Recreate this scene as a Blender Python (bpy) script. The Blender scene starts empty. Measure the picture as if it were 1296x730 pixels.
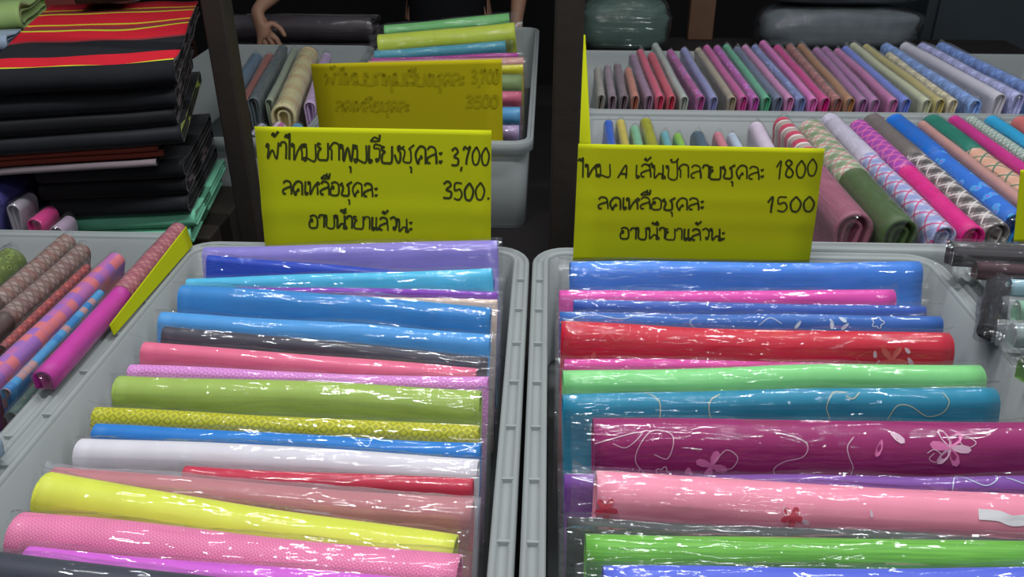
import bpy, bmesh, math, random
from mathutils import Vector, Matrix, noise

scene = bpy.context.scene
COL = scene.collection

# ------------------------------------------------------------------ camera
F_PX, W_PX, H_PX = 1077.0, 1296, 730
CAM = Vector((0, 0, 1.55))
PITCH, YAW = math.radians(28.8), math.radians(2.33)
cam_data = bpy.data.cameras.new('camera')
cam = bpy.data.objects.new('camera', cam_data)
COL.objects.link(cam)
cam.location = CAM
cam.rotation_euler = (math.pi / 2 - PITCH, 0, YAW)
cam_data.sensor_width = 36
cam_data.lens = F_PX / W_PX * 36
cam_data.clip_start = 0.02
scene.camera = cam
CAM_R = cam.rotation_euler.to_matrix()

# ------------------------------------------------------------------ world, lights, exposure
world = bpy.data.worlds.new('world')
scene.world = world
world.use_nodes = True
bgn = world.node_tree.nodes['Background']
bgn.inputs[0].default_value = (0.80, 0.88, 1.0, 1)
bgn.inputs[1].default_value = 0.15


def area(name, loc, rot, sx, sy, power, col=(0.95, 0.98, 1.0)):
    d = bpy.data.lights.new(name, 'AREA')
    d.shape = 'RECTANGLE'
    d.size, d.size_y = sx, sy
    d.energy = power
    d.color = col
    o = bpy.data.objects.new(name, d)
    COL.objects.link(o)
    o.location = loc
    o.rotation_euler = [math.radians(a) for a in rot]
    return o


area('fluorescent_light', (-0.45, 0.75, 2.62), (0, 0, 4), 1.25, 0.06, 21)
area('fluorescent_light', (0.75, 1.35, 2.66), (0, 0, -3), 1.25, 0.06, 22)
area('fluorescent_light', (0.3, -0.35, 2.60), (0, 0, 0), 1.25, 0.06, 9)
scene.view_settings.view_transform = 'Standard'
scene.view_settings.look = 'None'
scene.view_settings.exposure = 0.1
scene.view_settings.gamma = 1
scene.view_settings.use_curve_mapping = False
scene.cycles.transparent_max_bounces = 20
scene.cycles.max_bounces = 8
scene.cycles.caustics_reflective = False
scene.cycles.caustics_refractive = False


# ------------------------------------------------------------------ where a pixel of the photo lies in the room
def ray(px, py):
    return CAM_R @ Vector(((px - W_PX / 2) / F_PX, -(py - H_PX / 2) / F_PX, -1.0))


def at_z(px, py, z):
    d = ray(px, py)
    return CAM + d * ((z - CAM.z) / d.z)


def at_y(px, py, y):
    d = ray(px, py)
    return CAM + d * ((y - CAM.y) / d.y)


# ------------------------------------------------------------------ materials
def lin(c):
    out = []
    for v in c[:3]:
        v = v / 255
        out.append(v / 12.92 if v <= 0.04045 else ((v + 0.055) / 1.055) ** 2.4)
    return (*out, 1)


MATS = {}


class NT:
    def __init__(self, name):
        self.m = bpy.data.materials.new(name)
        self.m.use_nodes = True
        self.t = self.m.node_tree
        self.t.nodes.clear()
        self.out = self.t.nodes.new('ShaderNodeOutputMaterial')

    def n(self, kind, **kw):
        x = self.t.nodes.new(kind)
        for k, v in kw.items():
            setattr(x, k, v)
        return x

    def put(self, sock, v):
        if isinstance(v, bpy.types.NodeSocket):
            self.t.links.new(v, sock)
        else:
            sock.default_value = v

    def math(self, op, a, b=None, c=None, clamp=False):
        x = self.n('ShaderNodeMath', operation=op, use_clamp=clamp)
        self.put(x.inputs[0], a)
        if b is not None:
            self.put(x.inputs[1], b)
        if c is not None:
            self.put(x.inputs[2], c)
        return x.outputs[0]

    def mix(self, fac, a, b):
        x = self.n('ShaderNodeMix', data_type='RGBA')
        self.put(x.inputs[0], fac)
        self.put(x.inputs[6], a)
        self.put(x.inputs[7], b)
        return x.outputs[2]

    def noise(self, vec, scale, detail=2, rough=0.5):
        x = self.n('ShaderNodeTexNoise')
        if vec is not None:
            self.put(x.inputs['Vector'], vec)
        x.inputs['Scale'].default_value = scale
        x.inputs['Detail'].default_value = detail
        x.inputs['Roughness'].default_value = rough
        return x.outputs['Fac']

    def scaled(self, vec, s):
        x = self.n('ShaderNodeVectorMath', operation='MULTIPLY')
        self.put(x.inputs[0], vec)
        x.inputs[1].default_value = s
        return x.outputs[0]

    def bump(self, h, strength, dist=0.002):
        b = self.n('ShaderNodeBump')
        b.inputs['Strength'].default_value = strength
        b.inputs['Distance'].default_value = dist
        self.put(b.inputs['Height'], h)
        return b.outputs[0]


def cloth(c1, kind='plain', c2=None, c3=None, s=0.012, gloss=0.25):
    key = ('cloth', c1, kind, c2, c3, s, gloss)
    if key in MATS:
        return MATS[key]
    N = NT('cloth_' + kind)
    p = N.n('ShaderNodeBsdfPrincipled')
    uvn = N.n('ShaderNodeUVMap')
    uv = uvn.outputs[0]
    sep = N.n('ShaderNodeSeparateXYZ')
    N.put(sep.inputs[0], uv)
    u, v = sep.outputs[0], sep.outputs[1]
    C1 = lin(c1)
    C2 = lin(c2) if c2 else C1
    C3 = lin(c3) if c3 else C2
    height = None
    if kind in ('diamond', 'zigzag', 'plaid', 'tiles', 'motif', 'stripe', 'rings', 'slub', 'spots'):
        fu = N.math('FRACT', N.math('DIVIDE', u, s))
        fv = N.math('FRACT', N.math('DIVIDE', v, s))
        tu = N.math('ABSOLUTE', N.math('SUBTRACT', fu, 0.5))
        tv = N.math('ABSOLUTE', N.math('SUBTRACT', fv, 0.5))
    if kind == 'diamond':
        t = N.math('ADD', tu, tv)
        w = N.math('SINE', N.math('MULTIPLY', t, 12.6))
        fac = N.math('MULTIPLY_ADD', w, 2.0, 0.5, clamp=True)
        col = N.mix(fac, C1, C2)
        height = fac
    elif kind == 'zigzag':
        t = N.math('FRACT', N.math('ADD', N.math('MULTIPLY', fv, 2.0), N.math('MULTIPLY', tu, 2.0)))
        fac = N.math('GREATER_THAN', t, 0.5)
        col = N.mix(fac, C1, C2)
        height = fac
    elif kind == 'stripe':
        fac = N.math('GREATER_THAN', fv, 0.55)
        col = N.mix(fac, C1, C2)
    elif kind == 'rings':
        w = N.math('ADD', fu, N.math('MULTIPLY', tv, 0.25))
        fac = N.math('GREATER_THAN', N.math('FRACT', w), 0.5)
        edge = N.math('LESS_THAN', N.math('ABSOLUTE', N.math('SUBTRACT', N.math('FRACT', N.math('ADD', w, 0.25)), 0.75)), 0.08)
        col = N.mix(edge, N.mix(fac, C1, C2), C3)
    elif kind == 'slub':
        nz = N.noise(N.scaled(uv, (14, 420, 1)), 1, 3)
        fac = N.math('MULTIPLY_ADD', nz, 3.0, -1.0, clamp=True)
        col = N.mix(fac, C1, C2)
        height = nz
    elif kind == 'spots':
        vo = N.n('ShaderNodeTexVoronoi')
        N.put(vo.inputs['Vector'], uv)
        vo.inputs['Scale'].default_value = 1 / s
        fac = N.math('LESS_THAN', vo.outputs['Distance'], 0.36)
        fac2 = N.math('LESS_THAN', vo.outputs['Distance'], 0.2)
        col = N.mix(fac2, N.mix(fac, C1, C2), C3)
    elif kind == 'plaid':
        a = N.math('DIVIDE', N.math('ADD', u, v), s)
        b = N.math('DIVIDE', N.math('SUBTRACT', u, v), s)
        fa, fb = N.math('FRACT', a), N.math('FRACT', b)
        col = N.mix(N.math('MULTIPLY', N.math('LESS_THAN', fa, 0.42), 0.72), C1, C2)
        col = N.mix(N.math('MULTIPLY', N.math('LESS_THAN', fb, 0.42), 0.6), col, C2)
        la = N.math('LESS_THAN', N.math('ABSOLUTE', N.math('SUBTRACT', fa, 0.68)), 0.055)
        lb = N.math('LESS_THAN', N.math('ABSOLUTE', N.math('SUBTRACT', fb, 0.68)), 0.055)
        col = N.mix(N.math('MULTIPLY', N.math('MAXIMUM', la, lb), 0.9), col, C3)
    elif kind == 'tiles':
        fl = N.n('ShaderNodeVectorMath', operation='FLOOR')
        N.put(fl.inputs[0], N.scaled(uv, (1 / s, 1 / s, 0)))
        wn = N.n('ShaderNodeTexWhiteNoise', noise_dimensions='2D')
        N.put(wn.inputs[0], fl.outputs[0])
        r = wn.outputs['Value']
        col = N.mix(N.math('GREATER_THAN', r, 0.4), C1, C2)
        col = N.mix(N.math('GREATER_THAN', r, 0.72), col, C3)
        ring = N.math('GREATER_THAN', N.math('MAXIMUM', tu, tv), 0.42)
        col = N.mix(N.math('MULTIPLY', ring, 0.35), col, C1)
    elif kind == 'motif':
        t = N.math('ADD', tu, N.math('MULTIPLY', tv, 0.7))
        w = N.math('SINE', N.math('MULTIPLY', t, 11.0))
        fac = N.math('MULTIPLY_ADD', w, 1.6, 0.4, clamp=True)
        band = N.math('LESS_THAN', N.math('FRACT', N.math('DIVIDE', u, s * 2)), 0.35)
        col = N.mix(fac, C1, C2)
        col = N.mix(N.math('MULTIPLY', band, 0.55), col, C3)
    else:
        col = N.mix(0.0, C1, C1)
    var = N.noise(N.scaled(uv, (30, 9, 1)), 1, 3)
    hsv = N.n('ShaderNodeHueSaturation')
    N.put(hsv.inputs['Color'], col)
    N.put(hsv.inputs['Value'], N.math('MULTIPLY_ADD', var, 0.22, 0.89))
    N.put(p.inputs['Base Color'], hsv.outputs[0])
    p.inputs['Roughness'].default_value = 0.5
    p.inputs['Specular IOR Level'].default_value = gloss
    p.inputs['Sheen Weight'].default_value = 0.12
    p.inputs['Sheen Roughness'].default_value = 0.4
    fine = N.noise(N.scaled(uv, (700, 1500, 1)), 1, 1)
    if height is not None:
        fine = N.math('ADD', fine, height)
    N.put(p.inputs['Normal'], N.bump(fine, 0.25, 0.0006))
    N.t.links.new(p.outputs[0], N.out.inputs[0])
    MATS[key] = N.m
    return N.m


def bands(key, base, stops):
    """cloth woven in bands along v (metres from the fold)"""
    N = NT('cloth_bands')
    p = N.n('ShaderNodeBsdfPrincipled')
    uvn = N.n('ShaderNodeUVMap')
    sep = N.n('ShaderNodeSeparateXYZ')
    N.put(sep.inputs[0], uvn.outputs[0])
    col = lin(base)
    v = sep.outputs[1]
    for a, b, c in stops:
        inside = N.math('MULTIPLY', N.math('GREATER_THAN', v, a), N.math('LESS_THAN', v, b))
        col = N.mix(inside, col, lin(c))
    var = N.noise(N.scaled(uvn.outputs[0], (25, 25, 1)), 1, 3)
    hsv = N.n('ShaderNodeHueSaturation')
    N.put(hsv.inputs['Color'], col)
    N.put(hsv.inputs['Value'], N.math('MULTIPLY_ADD', var, 0.3, 0.85))
    N.put(p.inputs['Base Color'], hsv.outputs[0])
    p.inputs['Roughness'].default_value = 0.85
    p.inputs['Specular IOR Level'].default_value = 0.1
    fine = N.noise(N.scaled(uvn.outputs[0], (900, 900, 1)), 1, 1)
    N.put(p.inputs['Normal'], N.bump(fine, 0.3, 0.0008))
    N.t.links.new(p.outputs[0], N.out.inputs[0])
    return N.m


def simple(name, c, rough=0.5, spec=0.3, nscale=0, namp=0.2, bump=0.0, bscale=60):
    key = ('simple', name)
    if key in MATS:
        return MATS[key]
    N = NT(name)
    p = N.n('ShaderNodeBsdfPrincipled')
    tc = N.n('ShaderNodeTexCoord')
    nz = N.noise(tc.outputs['Object'], nscale or 20, 3)
    hsv = N.n('ShaderNodeHueSaturation')
    hsv.inputs['Color'].default_value = lin(c)
    N.put(hsv.inputs['Value'], N.math('MULTIPLY_ADD', nz, namp, 1 - namp / 2))
    N.put(p.inputs['Base Color'], hsv.outputs[0])
    p.inputs['Roughness'].default_value = rough
    p.inputs['Specular IOR Level'].default_value = spec
    if bump:
        N.put(p.inputs['Normal'], N.bump(N.noise(tc.outputs['Object'], bscale, 3), bump, 0.004))
    N.t.links.new(p.outputs[0], N.out.inputs[0])
    MATS[key] = N.m
    return N.m


def film_material(name='clear_film', tint=(1, 1, 1), haze=0.018, wr=1.0):
    N = NT(name)
    uvn = N.n('ShaderNodeUVMap')
    oi = N.n('ShaderNodeObjectInfo')
    off = N.n('ShaderNodeVectorMath', operation='ADD')
    comb = N.n('ShaderNodeCombineXYZ')
    N.put(comb.inputs[0], N.math('MULTIPLY', oi.outputs['Random'], 37.0))
    N.put(comb.inputs[1], N.math('MULTIPLY', oi.outputs['Random'], 11.0))
    N.put(off.inputs[0], uvn.outputs[0])
    N.put(off.inputs[1], comb.outputs[0])
    uv = off.outputs[0]
    h1 = N.noise(N.scaled(uv, (5, 46, 1)), 1, 2, 0.5)
    h2 = N.noise(N.scaled(uv, (26, 120, 1)), 1, 2, 0.5)
    ridge = N.math('ABSOLUTE', N.math('SUBTRACT', h1, 0.5))
    h = N.math('ADD', N.math('MULTIPLY', ridge, -2.2), N.math('MULTIPLY', h2, 0.30))
    vo = N.n('ShaderNodeTexVoronoi', feature='DISTANCE_TO_EDGE')
    N.put(vo.inputs['Vector'], N.scaled(uv, (16, 48, 1)))
    vo.inputs['Scale'].default_value = 1.0
    crease = N.math('MINIMUM', vo.outputs['Distance'], 0.35)
    mask = N.math('MULTIPLY_ADD', N.noise(N.scaled(uv, (6, 14, 1)), 1, 1), 6.0, -2.9, clamp=True)
    h = N.math('ADD', h, N.math('MULTIPLY', N.math('MULTIPLY', crease, mask), 1.5))
    nb = N.bump(h, 0.62 * wr, 0.010)
    fr = N.n('ShaderNodeLayerWeight')
    fr.inputs[0].default_value = 0.5
    N.put(fr.inputs['Normal'], nb)
    face = N.math('POWER', fr.outputs['Facing'], 4.0)
    gl = N.n('ShaderNodeBsdfGlossy')
    gl.inputs['Roughness'].default_value = 0.055
    N.put(gl.inputs['Normal'], nb)
    tr = N.n('ShaderNodeBsdfTransparent')
    tr.inputs[0].default_value = (*tint, 1)
    df = N.n('ShaderNodeBsdfDiffuse')
    df.inputs[0].default_value = (0.8, 0.82, 0.85, 1)
    m1 = N.n('ShaderNodeMixShader')
    m1.inputs[0].default_value = haze
    N.t.links.new(tr.outputs[0], m1.inputs[1])
    N.t.links.new(df.outputs[0], m1.inputs[2])
    m2 = N.n('ShaderNodeMixShader')
    N.put(m2.inputs[0], N.math('MULTIPLY_ADD', face, 0.40, 0.055, clamp=True))
    N.t.links.new(m1.outputs[0], m2.inputs[1])
    N.t.links.new(gl.outputs[0], m2.inputs[2])
    N.t.links.new(m2.outputs[0], N.out.inputs[0])
    return N.m


FILM = film_material()
FILM_HAZY = film_material('cloudy_film', (0.95, 0.97, 1.0), 0.14)
FILM_MILKY = film_material('milky_film', (0.97, 0.98, 1.0), 0.10)
FILM_DARK = film_material('smoky_film', (0.8, 0.8, 0.84), 0.02)


def tray_material():
    N = NT('frosted_plastic')
    p = N.n('ShaderNodeBsdfPrincipled')
    tc = N.n('ShaderNodeTexCoord')
    nz = N.noise(tc.outputs['Object'], 9, 3)
    N.put(p.inputs['Base Color'], N.mix(nz, (0.44, 0.47, 0.47, 1), (0.54, 0.57, 0.56, 1)))
    p.inputs['Roughness'].default_value = 0.38
    p.inputs['Specular IOR Level'].default_value = 0.4
    tl = N.n('ShaderNodeBsdfTranslucent')
    tl.inputs[0].default_value = (0.62, 0.65, 0.65, 1)
    tr = N.n('ShaderNodeBsdfTransparent')
    tr.inputs[0].default_value = (0.85, 0.87, 0.87, 1)
    a = N.n('ShaderNodeMixShader')
    a.inputs[0].default_value = 0.3
    N.t.links.new(p.outputs[0], a.inputs[1])
    N.t.links.new(tl.outputs[0], a.inputs[2])
    b = N.n('ShaderNodeMixShader')
    b.inputs[0].default_value = 0.34
    N.t.links.new(a.outputs[0], b.inputs[1])
    N.t.links.new(tr.outputs[0], b.inputs[2])
    N.t.links.new(b.outputs[0], N.out.inputs[0])
    return N.m


TRAY = tray_material()


# ------------------------------------------------------------------ objects
def empty(name, loc, label, cat, group=None):
    o = bpy.data.objects.new(name, None)
    o.empty_display_size = 0.05
    COL.objects.link(o)
    o.location = loc
    tag(o, label, cat, group)
    return o


def tag(o, label, cat, group=None):
    o['label'] = label
    o['category'] = cat
    if group:
        o['group'] = group
    return o


def mesh_obj(name, verts, faces, mat, parent=None, uvs=None, smooth=True, mat_idx=None, kind=None):
    me = bpy.data.meshes.new(name)
    base = parent.location if parent else Vector((0, 0, 0))
    gp = parent.parent if parent else None
    if gp:
        base = base + gp.location
    me.from_pydata([tuple(Vector(v) - base) for v in verts], [], faces)
    mats = mat if isinstance(mat, (list, tuple)) else [mat]
    for m in mats:
        me.materials.append(m)
    if uvs is not None:
        lay = me.uv_layers.new(name='UVMap')
        for poly in me.polygons:
            for li in poly.loop_indices:
                lay.data[li].uv = uvs[me.loops[li].vertex_index]
    if smooth:
        me.polygons.foreach_set('use_smooth', [True] * len(me.polygons))
    if mat_idx:
        me.polygons.foreach_set('material_index', mat_idx)
    me.update()
    o = bpy.data.objects.new(name, me)
    COL.objects.link(o)
    if parent:
        o.parent = parent
    if kind:
        o['kind'] = kind
    return o


def box_vf(x0, x1, y0, y1, z0, z1):
    v = [(x, y, z) for z in (z0, z1) for y in (y0, y1) for x in (x0, x1)]
    f = [(0, 2, 3, 1), (4, 5, 7, 6), (0, 1, 5, 4), (2, 6, 7, 3), (0, 4, 6, 2), (1, 3, 7, 5)]
    return v, f


def bevel(o, w, seg=2):
    m = o.modifiers.new('bevel', 'BEVEL')
    m.width, m.segments = w, seg
    m.limit_method = 'ANGLE'
    return o


# ------------------------------------------------------------------ the setting
FLOOR_M = simple('concrete', (70, 68, 66), 0.8, 0.2, 6)
WALL_M = simple('dark_wall_paint', (30, 29, 30), 0.8, 0.2, 5)
TABLE_M = simple('dark_table_cloth', (34, 31, 32), 0.85, 0.1, 8)
v, f = box_vf(-3.2, 3.4, -2.6, 4.6, -0.1, 0)
o = mesh_obj('floor', v, f, FLOOR_M, smooth=False); o['kind'] = 'structure'
v, f = box_vf(-3.2, 3.4, 4.5, 4.6, 0, 2.9)
o = mesh_obj('wall_back', v, f, WALL_M, smooth=False); o['kind'] = 'structure'
v, f = box_vf(-3.3, -3.2, -2.6, 4.6, 0, 2.9)
o = mesh_obj('wall_left', v, f, WALL_M, smooth=False); o['kind'] = 'structure'

TZ = 0.75      # table top
RIM = 0.95     # tray rim


def leg_table(name, x0, x1, y0, y1, label):
    t = empty(name, ((x0 + x1) / 2, (y0 + y1) / 2, 0), label, 'table')
    v, f = box_vf(x0, x1, y0, y1, TZ - 0.03, TZ)
    bevel(mesh_obj('table_top', v, f, TABLE_M, t, smooth=False), 0.004)
    for x in (x0 + 0.04, x1 - 0.09):
        for y in (y0 + 0.04, y1 - 0.09):
            v, f = box_vf(x, x + 0.05, y, y + 0.05, 0, TZ - 0.03)
            mesh_obj('leg', v, f, TABLE_M, t, smooth=False)
    return t


leg_table('display_table', -1.75, 1.75, 0.19, 2.92, 'long dark table carrying all the frosted plastic trays')

WOOD = simple('dark_wood', (44, 38, 34), 0.55, 0.3, 14, 0.5, 0.2, 40)
for x0, x1, lab in ((-0.592, -0.553, 'dark wooden upright standing beside the pile of black and striped cloths'),
                    (0.012, 0.062, 'dark wooden upright standing just behind the gap between the two front trays')):
    v, f = box_vf(x0, x1, 1.48, 1.53, TZ, 2.5)
    tag(bevel(mesh_obj('wooden_upright', v, f, WOOD, smooth=False), 0.004), lab, 'post')


# ------------------------------------------------------------------ trays
def rrect(x0, x1, y0, y1, r, n=6):
    pts = []
    for cx, cy, a0 in ((x1 - r, y1 - r, 0), (x0 + r, y1 - r, 90), (x0 + r, y0 + r, 180), (x1 - r, y0 + r, 270)):
        for i in range(n + 1):
            a = math.radians(a0 + 90 * i / n)
            pts.append((cx + r * math.cos(a), cy + r * math.sin(a)))
    return pts


def loft(loops, close_last=False):
    n = len(loops[0])
    v = [p for lp in loops for p in lp]
    f = []
    for k in range(len(loops) - 1):
        for i in range(n):
            j = (i + 1) % n
            f.append((k * n + i, k * n + j, (k + 1) * n + j, (k + 1) * n + i))
    if close_last:
        f.append(tuple((len(loops) - 1) * n + i for i in range(n)))
    return v, f


TRAYS = []


def tray(x0, x1, y0, y1, label, rim=RIM, base=TZ, flange=0.024):
    """x0..x1, y0..y1 = inner opening at the rim"""
    t = empty('plastic_tray', ((x0 + x1) / 2, (y0 + y1) / 2, base), label, 'tray', 'frosted plastic trays')

    TRAYS.append((x0, x1, y0, y1))

    def lp(d, z, r=0.03):
        return [(x, y, z) for x, y in rrect(x0 - d, x1 + d, y0 - d, y1 + d, max(0.006, r + d))]
    v, f = loft([lp(-0.005, base + 0.004), lp(-0.003, base + 0.010), lp(0, rim - 0.001), lp(0.003, rim - 0.001), lp(-0.001, base + 0.002), lp(-0.003, base)])
    nb = len(rrect(0, 1, 0, 1, 0.1))
    f.append(tuple(range(nb)))
    f.append(tuple(5 * nb + i for i in reversed(range(nb))))
    mesh_obj('body', v, f, TRAY, t)
    g = flange
    v, f = loft([lp(0.000, rim - 0.004), lp(0.000, rim + 0.003), lp(0.004, rim + 0.005), lp(0.007, rim + 0.003), lp(0.008, rim - 0.002),
                 lp(g - 0.007, rim - 0.002), lp(g - 0.006, rim + 0.002), lp(g - 0.003, rim + 0.003), lp(g, rim), lp(g, rim - 0.022),
                 lp(g - 0.003, rim - 0.022), lp(g - 0.003, rim - 0.006), lp(0.0045, rim - 0.006)])
    rimo = mesh_obj('rim', v, f, TRAY, t)
    # cross ribs in the channel of the rim
    me = None
    n = int((y1 - y0) / 0.085)
    for sx in (x0 - g / 2, x1 + g / 2):
        for i in range(1, n):
            y = y0 + (y1 - y0) * i / n
            if me is None:
                v, f = box_vf(-g / 2 + 0.006, g / 2 - 0.005, -0.0015, 0.0015, -0.004, 0.003)
                me = bpy.data.meshes.new('rib')
                me.from_pydata(v, [], f)
                me.materials.append(TRAY)
            r = bpy.data.objects.new('rib', me)
            COL.objects.link(r)
            r.parent = rimo
            r.location = Vector((sx, y, rim)) - t.location
    return t


YB = 1.203
tray(-0.553, -0.045, 0.24, YB, 'frosted plastic tray of plain silk bundles below the 3,700 card', flange=0.024)
tray(0.008, 0.592, 0.24, YB, 'frosted plastic tray of embroidered silk bundles below the 1800 card', flange=0.024)
tray(-1.18, -0.600, 0.30, 1.235, 'frosted plastic tray of brown and magenta patterned cloths beside the plain silk tray', flange=.022)
tray(0.645, 1.20, 0.30, 1.19, 'frosted plastic tray of dark plastic wrapped bundles beside the embroidered silk tray')
tray(0.09, 1.18, 1.262, 1.90, 'frosted plastic tray of checked cloth rolls behind the 1800 card')
tray(0.09, 1.40, 1.955, 2.52, 'frosted plastic tray of thin pastel cloth packets behind the checked rolls', rim=0.955)
tray(-0.497, -0.040, 1.735, 2.86, 'mirrored frosted plastic tray between the two wooden uprights behind the 3,700 card', flange=0.014)  # reflection in the mirror, modelled as a tray standing behind it
tray(-1.00, -0.530, 1.735, 2.58, 'mirrored frosted plastic tray holding the cream roll between the uprights', flange=0.014)  # also a mirror reflection modelled as a tray


# ------------------------------------------------------------------ folded cloth, with or without a clear bag
def fbm(x, y, z):
    return noise.noise(Vector((x, y, z)))


class Slab:
    """a folded cloth: a rounded fold from A to B, hanging along `down`"""

    def __init__(self, A, B, r, h, down, seed, wob=0.003, sag=0.0, phase=0.0):
        self.phase = phase
        self.A, self.B, self.r, self.h, self.seed, self.wob, self.sag = A, B, r, h, seed, wob, sag
        self.u = (B - A)
        self.len = self.u.length
        self.u = self.u.normalized()
        d = Vector(down)
        d = d - self.u * d.dot(self.u)
        self.d = d.normalized()
        n = self.u.cross(self.d)
        if n.dot(CAM - (A + B) / 2) < 0:
            n = -n
        self.n = n

    def at(self, s, w, grow=0.0):
        """s metres along the fold, w metres around: w>=0 down the seen face, between -pi r and 0 over the fold"""
        r = self.r + grow
        arc = math.pi * self.r
        c = self.A + self.u * s
        k = self.seed * 7.3
        sl = max(0.0, min(s, self.len))
        ph = sl + self.phase
        c = c + self.d * (self.wob * 1.4 * fbm(ph * 5, k, 0.3)) + self.n * (self.wob * 0.6 * fbm(ph * 7, k, 5.1))
        c = c + self.d * (self.sag * math.sin(math.pi * sl / self.len))
        if w >= 0:
            p = c + self.n * r + self.d * w
            nn = self.n
            p = p - self.n * (0.55 * self.r * (1 - math.exp(-(w / (0.6 * self.r + 0.018)) ** 2)))
            p = p + self.n * (self.wob * 0.7 * fbm(ph * 9, w * 22, k) * min(1, w / 0.01))
        elif w > -arc:
            a = -w / self.r
            nn = self.n * math.cos(a) - self.d * math.sin(a)
            p = c + nn * r
        else:
            nn = -self.n
            p = c + nn * r + self.d * (-w - arc)
            p = p + self.n * (self.wob * 0.7 * fbm(ph * 9, (-w - arc) * 22, k) * min(1, (-w - arc) / 0.01))
        return p, nn

    def params(self, nf, na):
        arc = math.pi * self.r
        ws = [self.h * (1 - i / nf) ** 2.2 for i in range(nf)]
        ws += [-arc * i / na for i in range(na + 1)]
        ws += [-arc - self.h * (i + 1) / nf for i in range(nf)]
        return ws


CLOTH_N = [0]


def top_line(L, R, zL, zR, r):
    """centre line of a rounded fold whose upper outline runs through two points of the photo"""
    out = []
    for (px, py), z in ((L, zL), (R, zR)):
        p = at_z(px, py, z)
        vd = (p - CAM).normalized()
        side = vd.cross(Vector((0, 0, 1))).normalized()
        up = side.cross(vd)
        out.append(p - up * r)
    return out


def build_slab(name, label, cat, group, A, B, r, h, down, parts, film=FILM, ext=0.018, wob=0.003, sag=0.0, seed=None,
               end_mat=None, nu=22, fgrow=0.002, crest=0.004, phase=0.0):
    CLOTH_N[0] += 1
    seed = seed if seed is not None else CLOTH_N[0]
    S = Slab(A, B, r, h, down, seed, wob, sag, phase)
    root = empty(name, (A + B) / 2 + S.d * h, label, cat, group)
    na, nf = 9, 8
    ws = S.params(nf, na)
    m = len(ws)
    start = 0.0
    for fr, mat in parts:
        s0, s1 = start * S.len, fr * S.len
        n = max(4, int(nu * (fr - start)))
        first, last = start == 0.0, fr >= 0.999
        start = fr
        V, UV, Fc, MI = [], [], [], []
        taper = 0.0018 if not (first and last) and not last else 0.0
        for i in range(n + 1):
            s = s0 + (s1 - s0) * i / n
            for w in ws:
                p, nn = S.at(s, w)
                if taper:
                    p = p + nn * taper
                V.append(p)
                UV.append((s, w))
        for i in range(n):
            for j in range(m - 1):
                a = i * m + j
                Fc.append((a, a + 1, a + m + 1, a + m)); MI.append(0)
            a = i * m
            Fc.append((a, a + m, a + m + m - 1, a + m - 1)); MI.append(0)
        # the ends: folded layers, stepped in and out
        for e, row, sgn in ((first, 0, 1), (last, n, -1)):
            base = row * m
            s = s0 if row == 0 else s1
            prev = [base + j for j in range(m)]
            cen = S.A + S.u * s
            seq = ((0.80, 0.0), (0.78, 0.03), (0.52, 0.03), (0.50, 0.004), (0.36, 0.004), (0.34, 0.03)) if e else ((0.8, 0.0),)
            for sc, dep in seq:
                dep = dep if film else dep * 0.25
                sc = sc if film else sc * 0.88
                cur = []
                for j, w in enumerate(ws):
                    p = V[base + j]
                    off = p - cen
                    on = off.dot(S.n) * sc
                    od = off.dot(S.d)
                    if od < 0:
                        od *= sc
                    cur.append(len(V))
                    V.append(cen + S.n * on + S.d * od + S.u * (sgn * dep + off.dot(S.u)))
                    UV.append((s, w * sc))
                for j in range(m):
                    k = (j + 1) % m
                    Fc.append((prev[j], prev[k], cur[k], cur[j])); MI.append(1 if end_mat and e else 0)
                prev = cur
            Fc.append(tuple(prev)); MI.append(1 if end_mat and e else 0)
        mats = [mat] + ([end_mat] if end_mat else [])
        mesh_obj('cloth', V, Fc, mats, root, UV, True, MI)
    if film:
        ws = S.params(7, 8)
        m = len(ws)
        n = 46
        V, UV, Fc = [], [], []
        for i in range(n + 1):
            s = -ext + (S.len + 2 * ext) * i / n
            over = max(0, -s, s - S.len) / max(ext, 1e-4)
            for w in ws:
                k = 0.0
                edge = max(0.0, 1 - min(s, S.len - s) / 0.05) if 0 < s < S.len else 1.0
                amp = 0.0014 + 0.0016 * edge + 0.005 * over
                dn = amp * fbm(s * 26, w * 40, seed * 3.1) + amp * 0.6 * fbm(s * 70, w * 90, seed * 1.7)
                p, nn = S.at(s, w, fgrow + max(-0.0012, dn))
                if over > 0:
                    off = p - (S.A + S.u * s)
                    p = p - S.n * off.dot(S.n) * 0.62 * over
                if -math.pi * S.r < w < 0 and crest:
                    sh = math.sin(-w / S.r)
                    p = p - S.d * crest * sh ** 3 * (0.5 + fbm(s * 9, seed, 2.2))
                V.append(p)
                UV.append((s, w))
        for i in range(n):
            for j in range(m - 1):
                a = i * m + j
                Fc.append((a, a + 1, a + m + 1, a + m))
        mesh_obj('plastic_wrapper', V, Fc, film, root, UV)
    root['_slab'] = 0
    del root['_slab']
    return root, S


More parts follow.
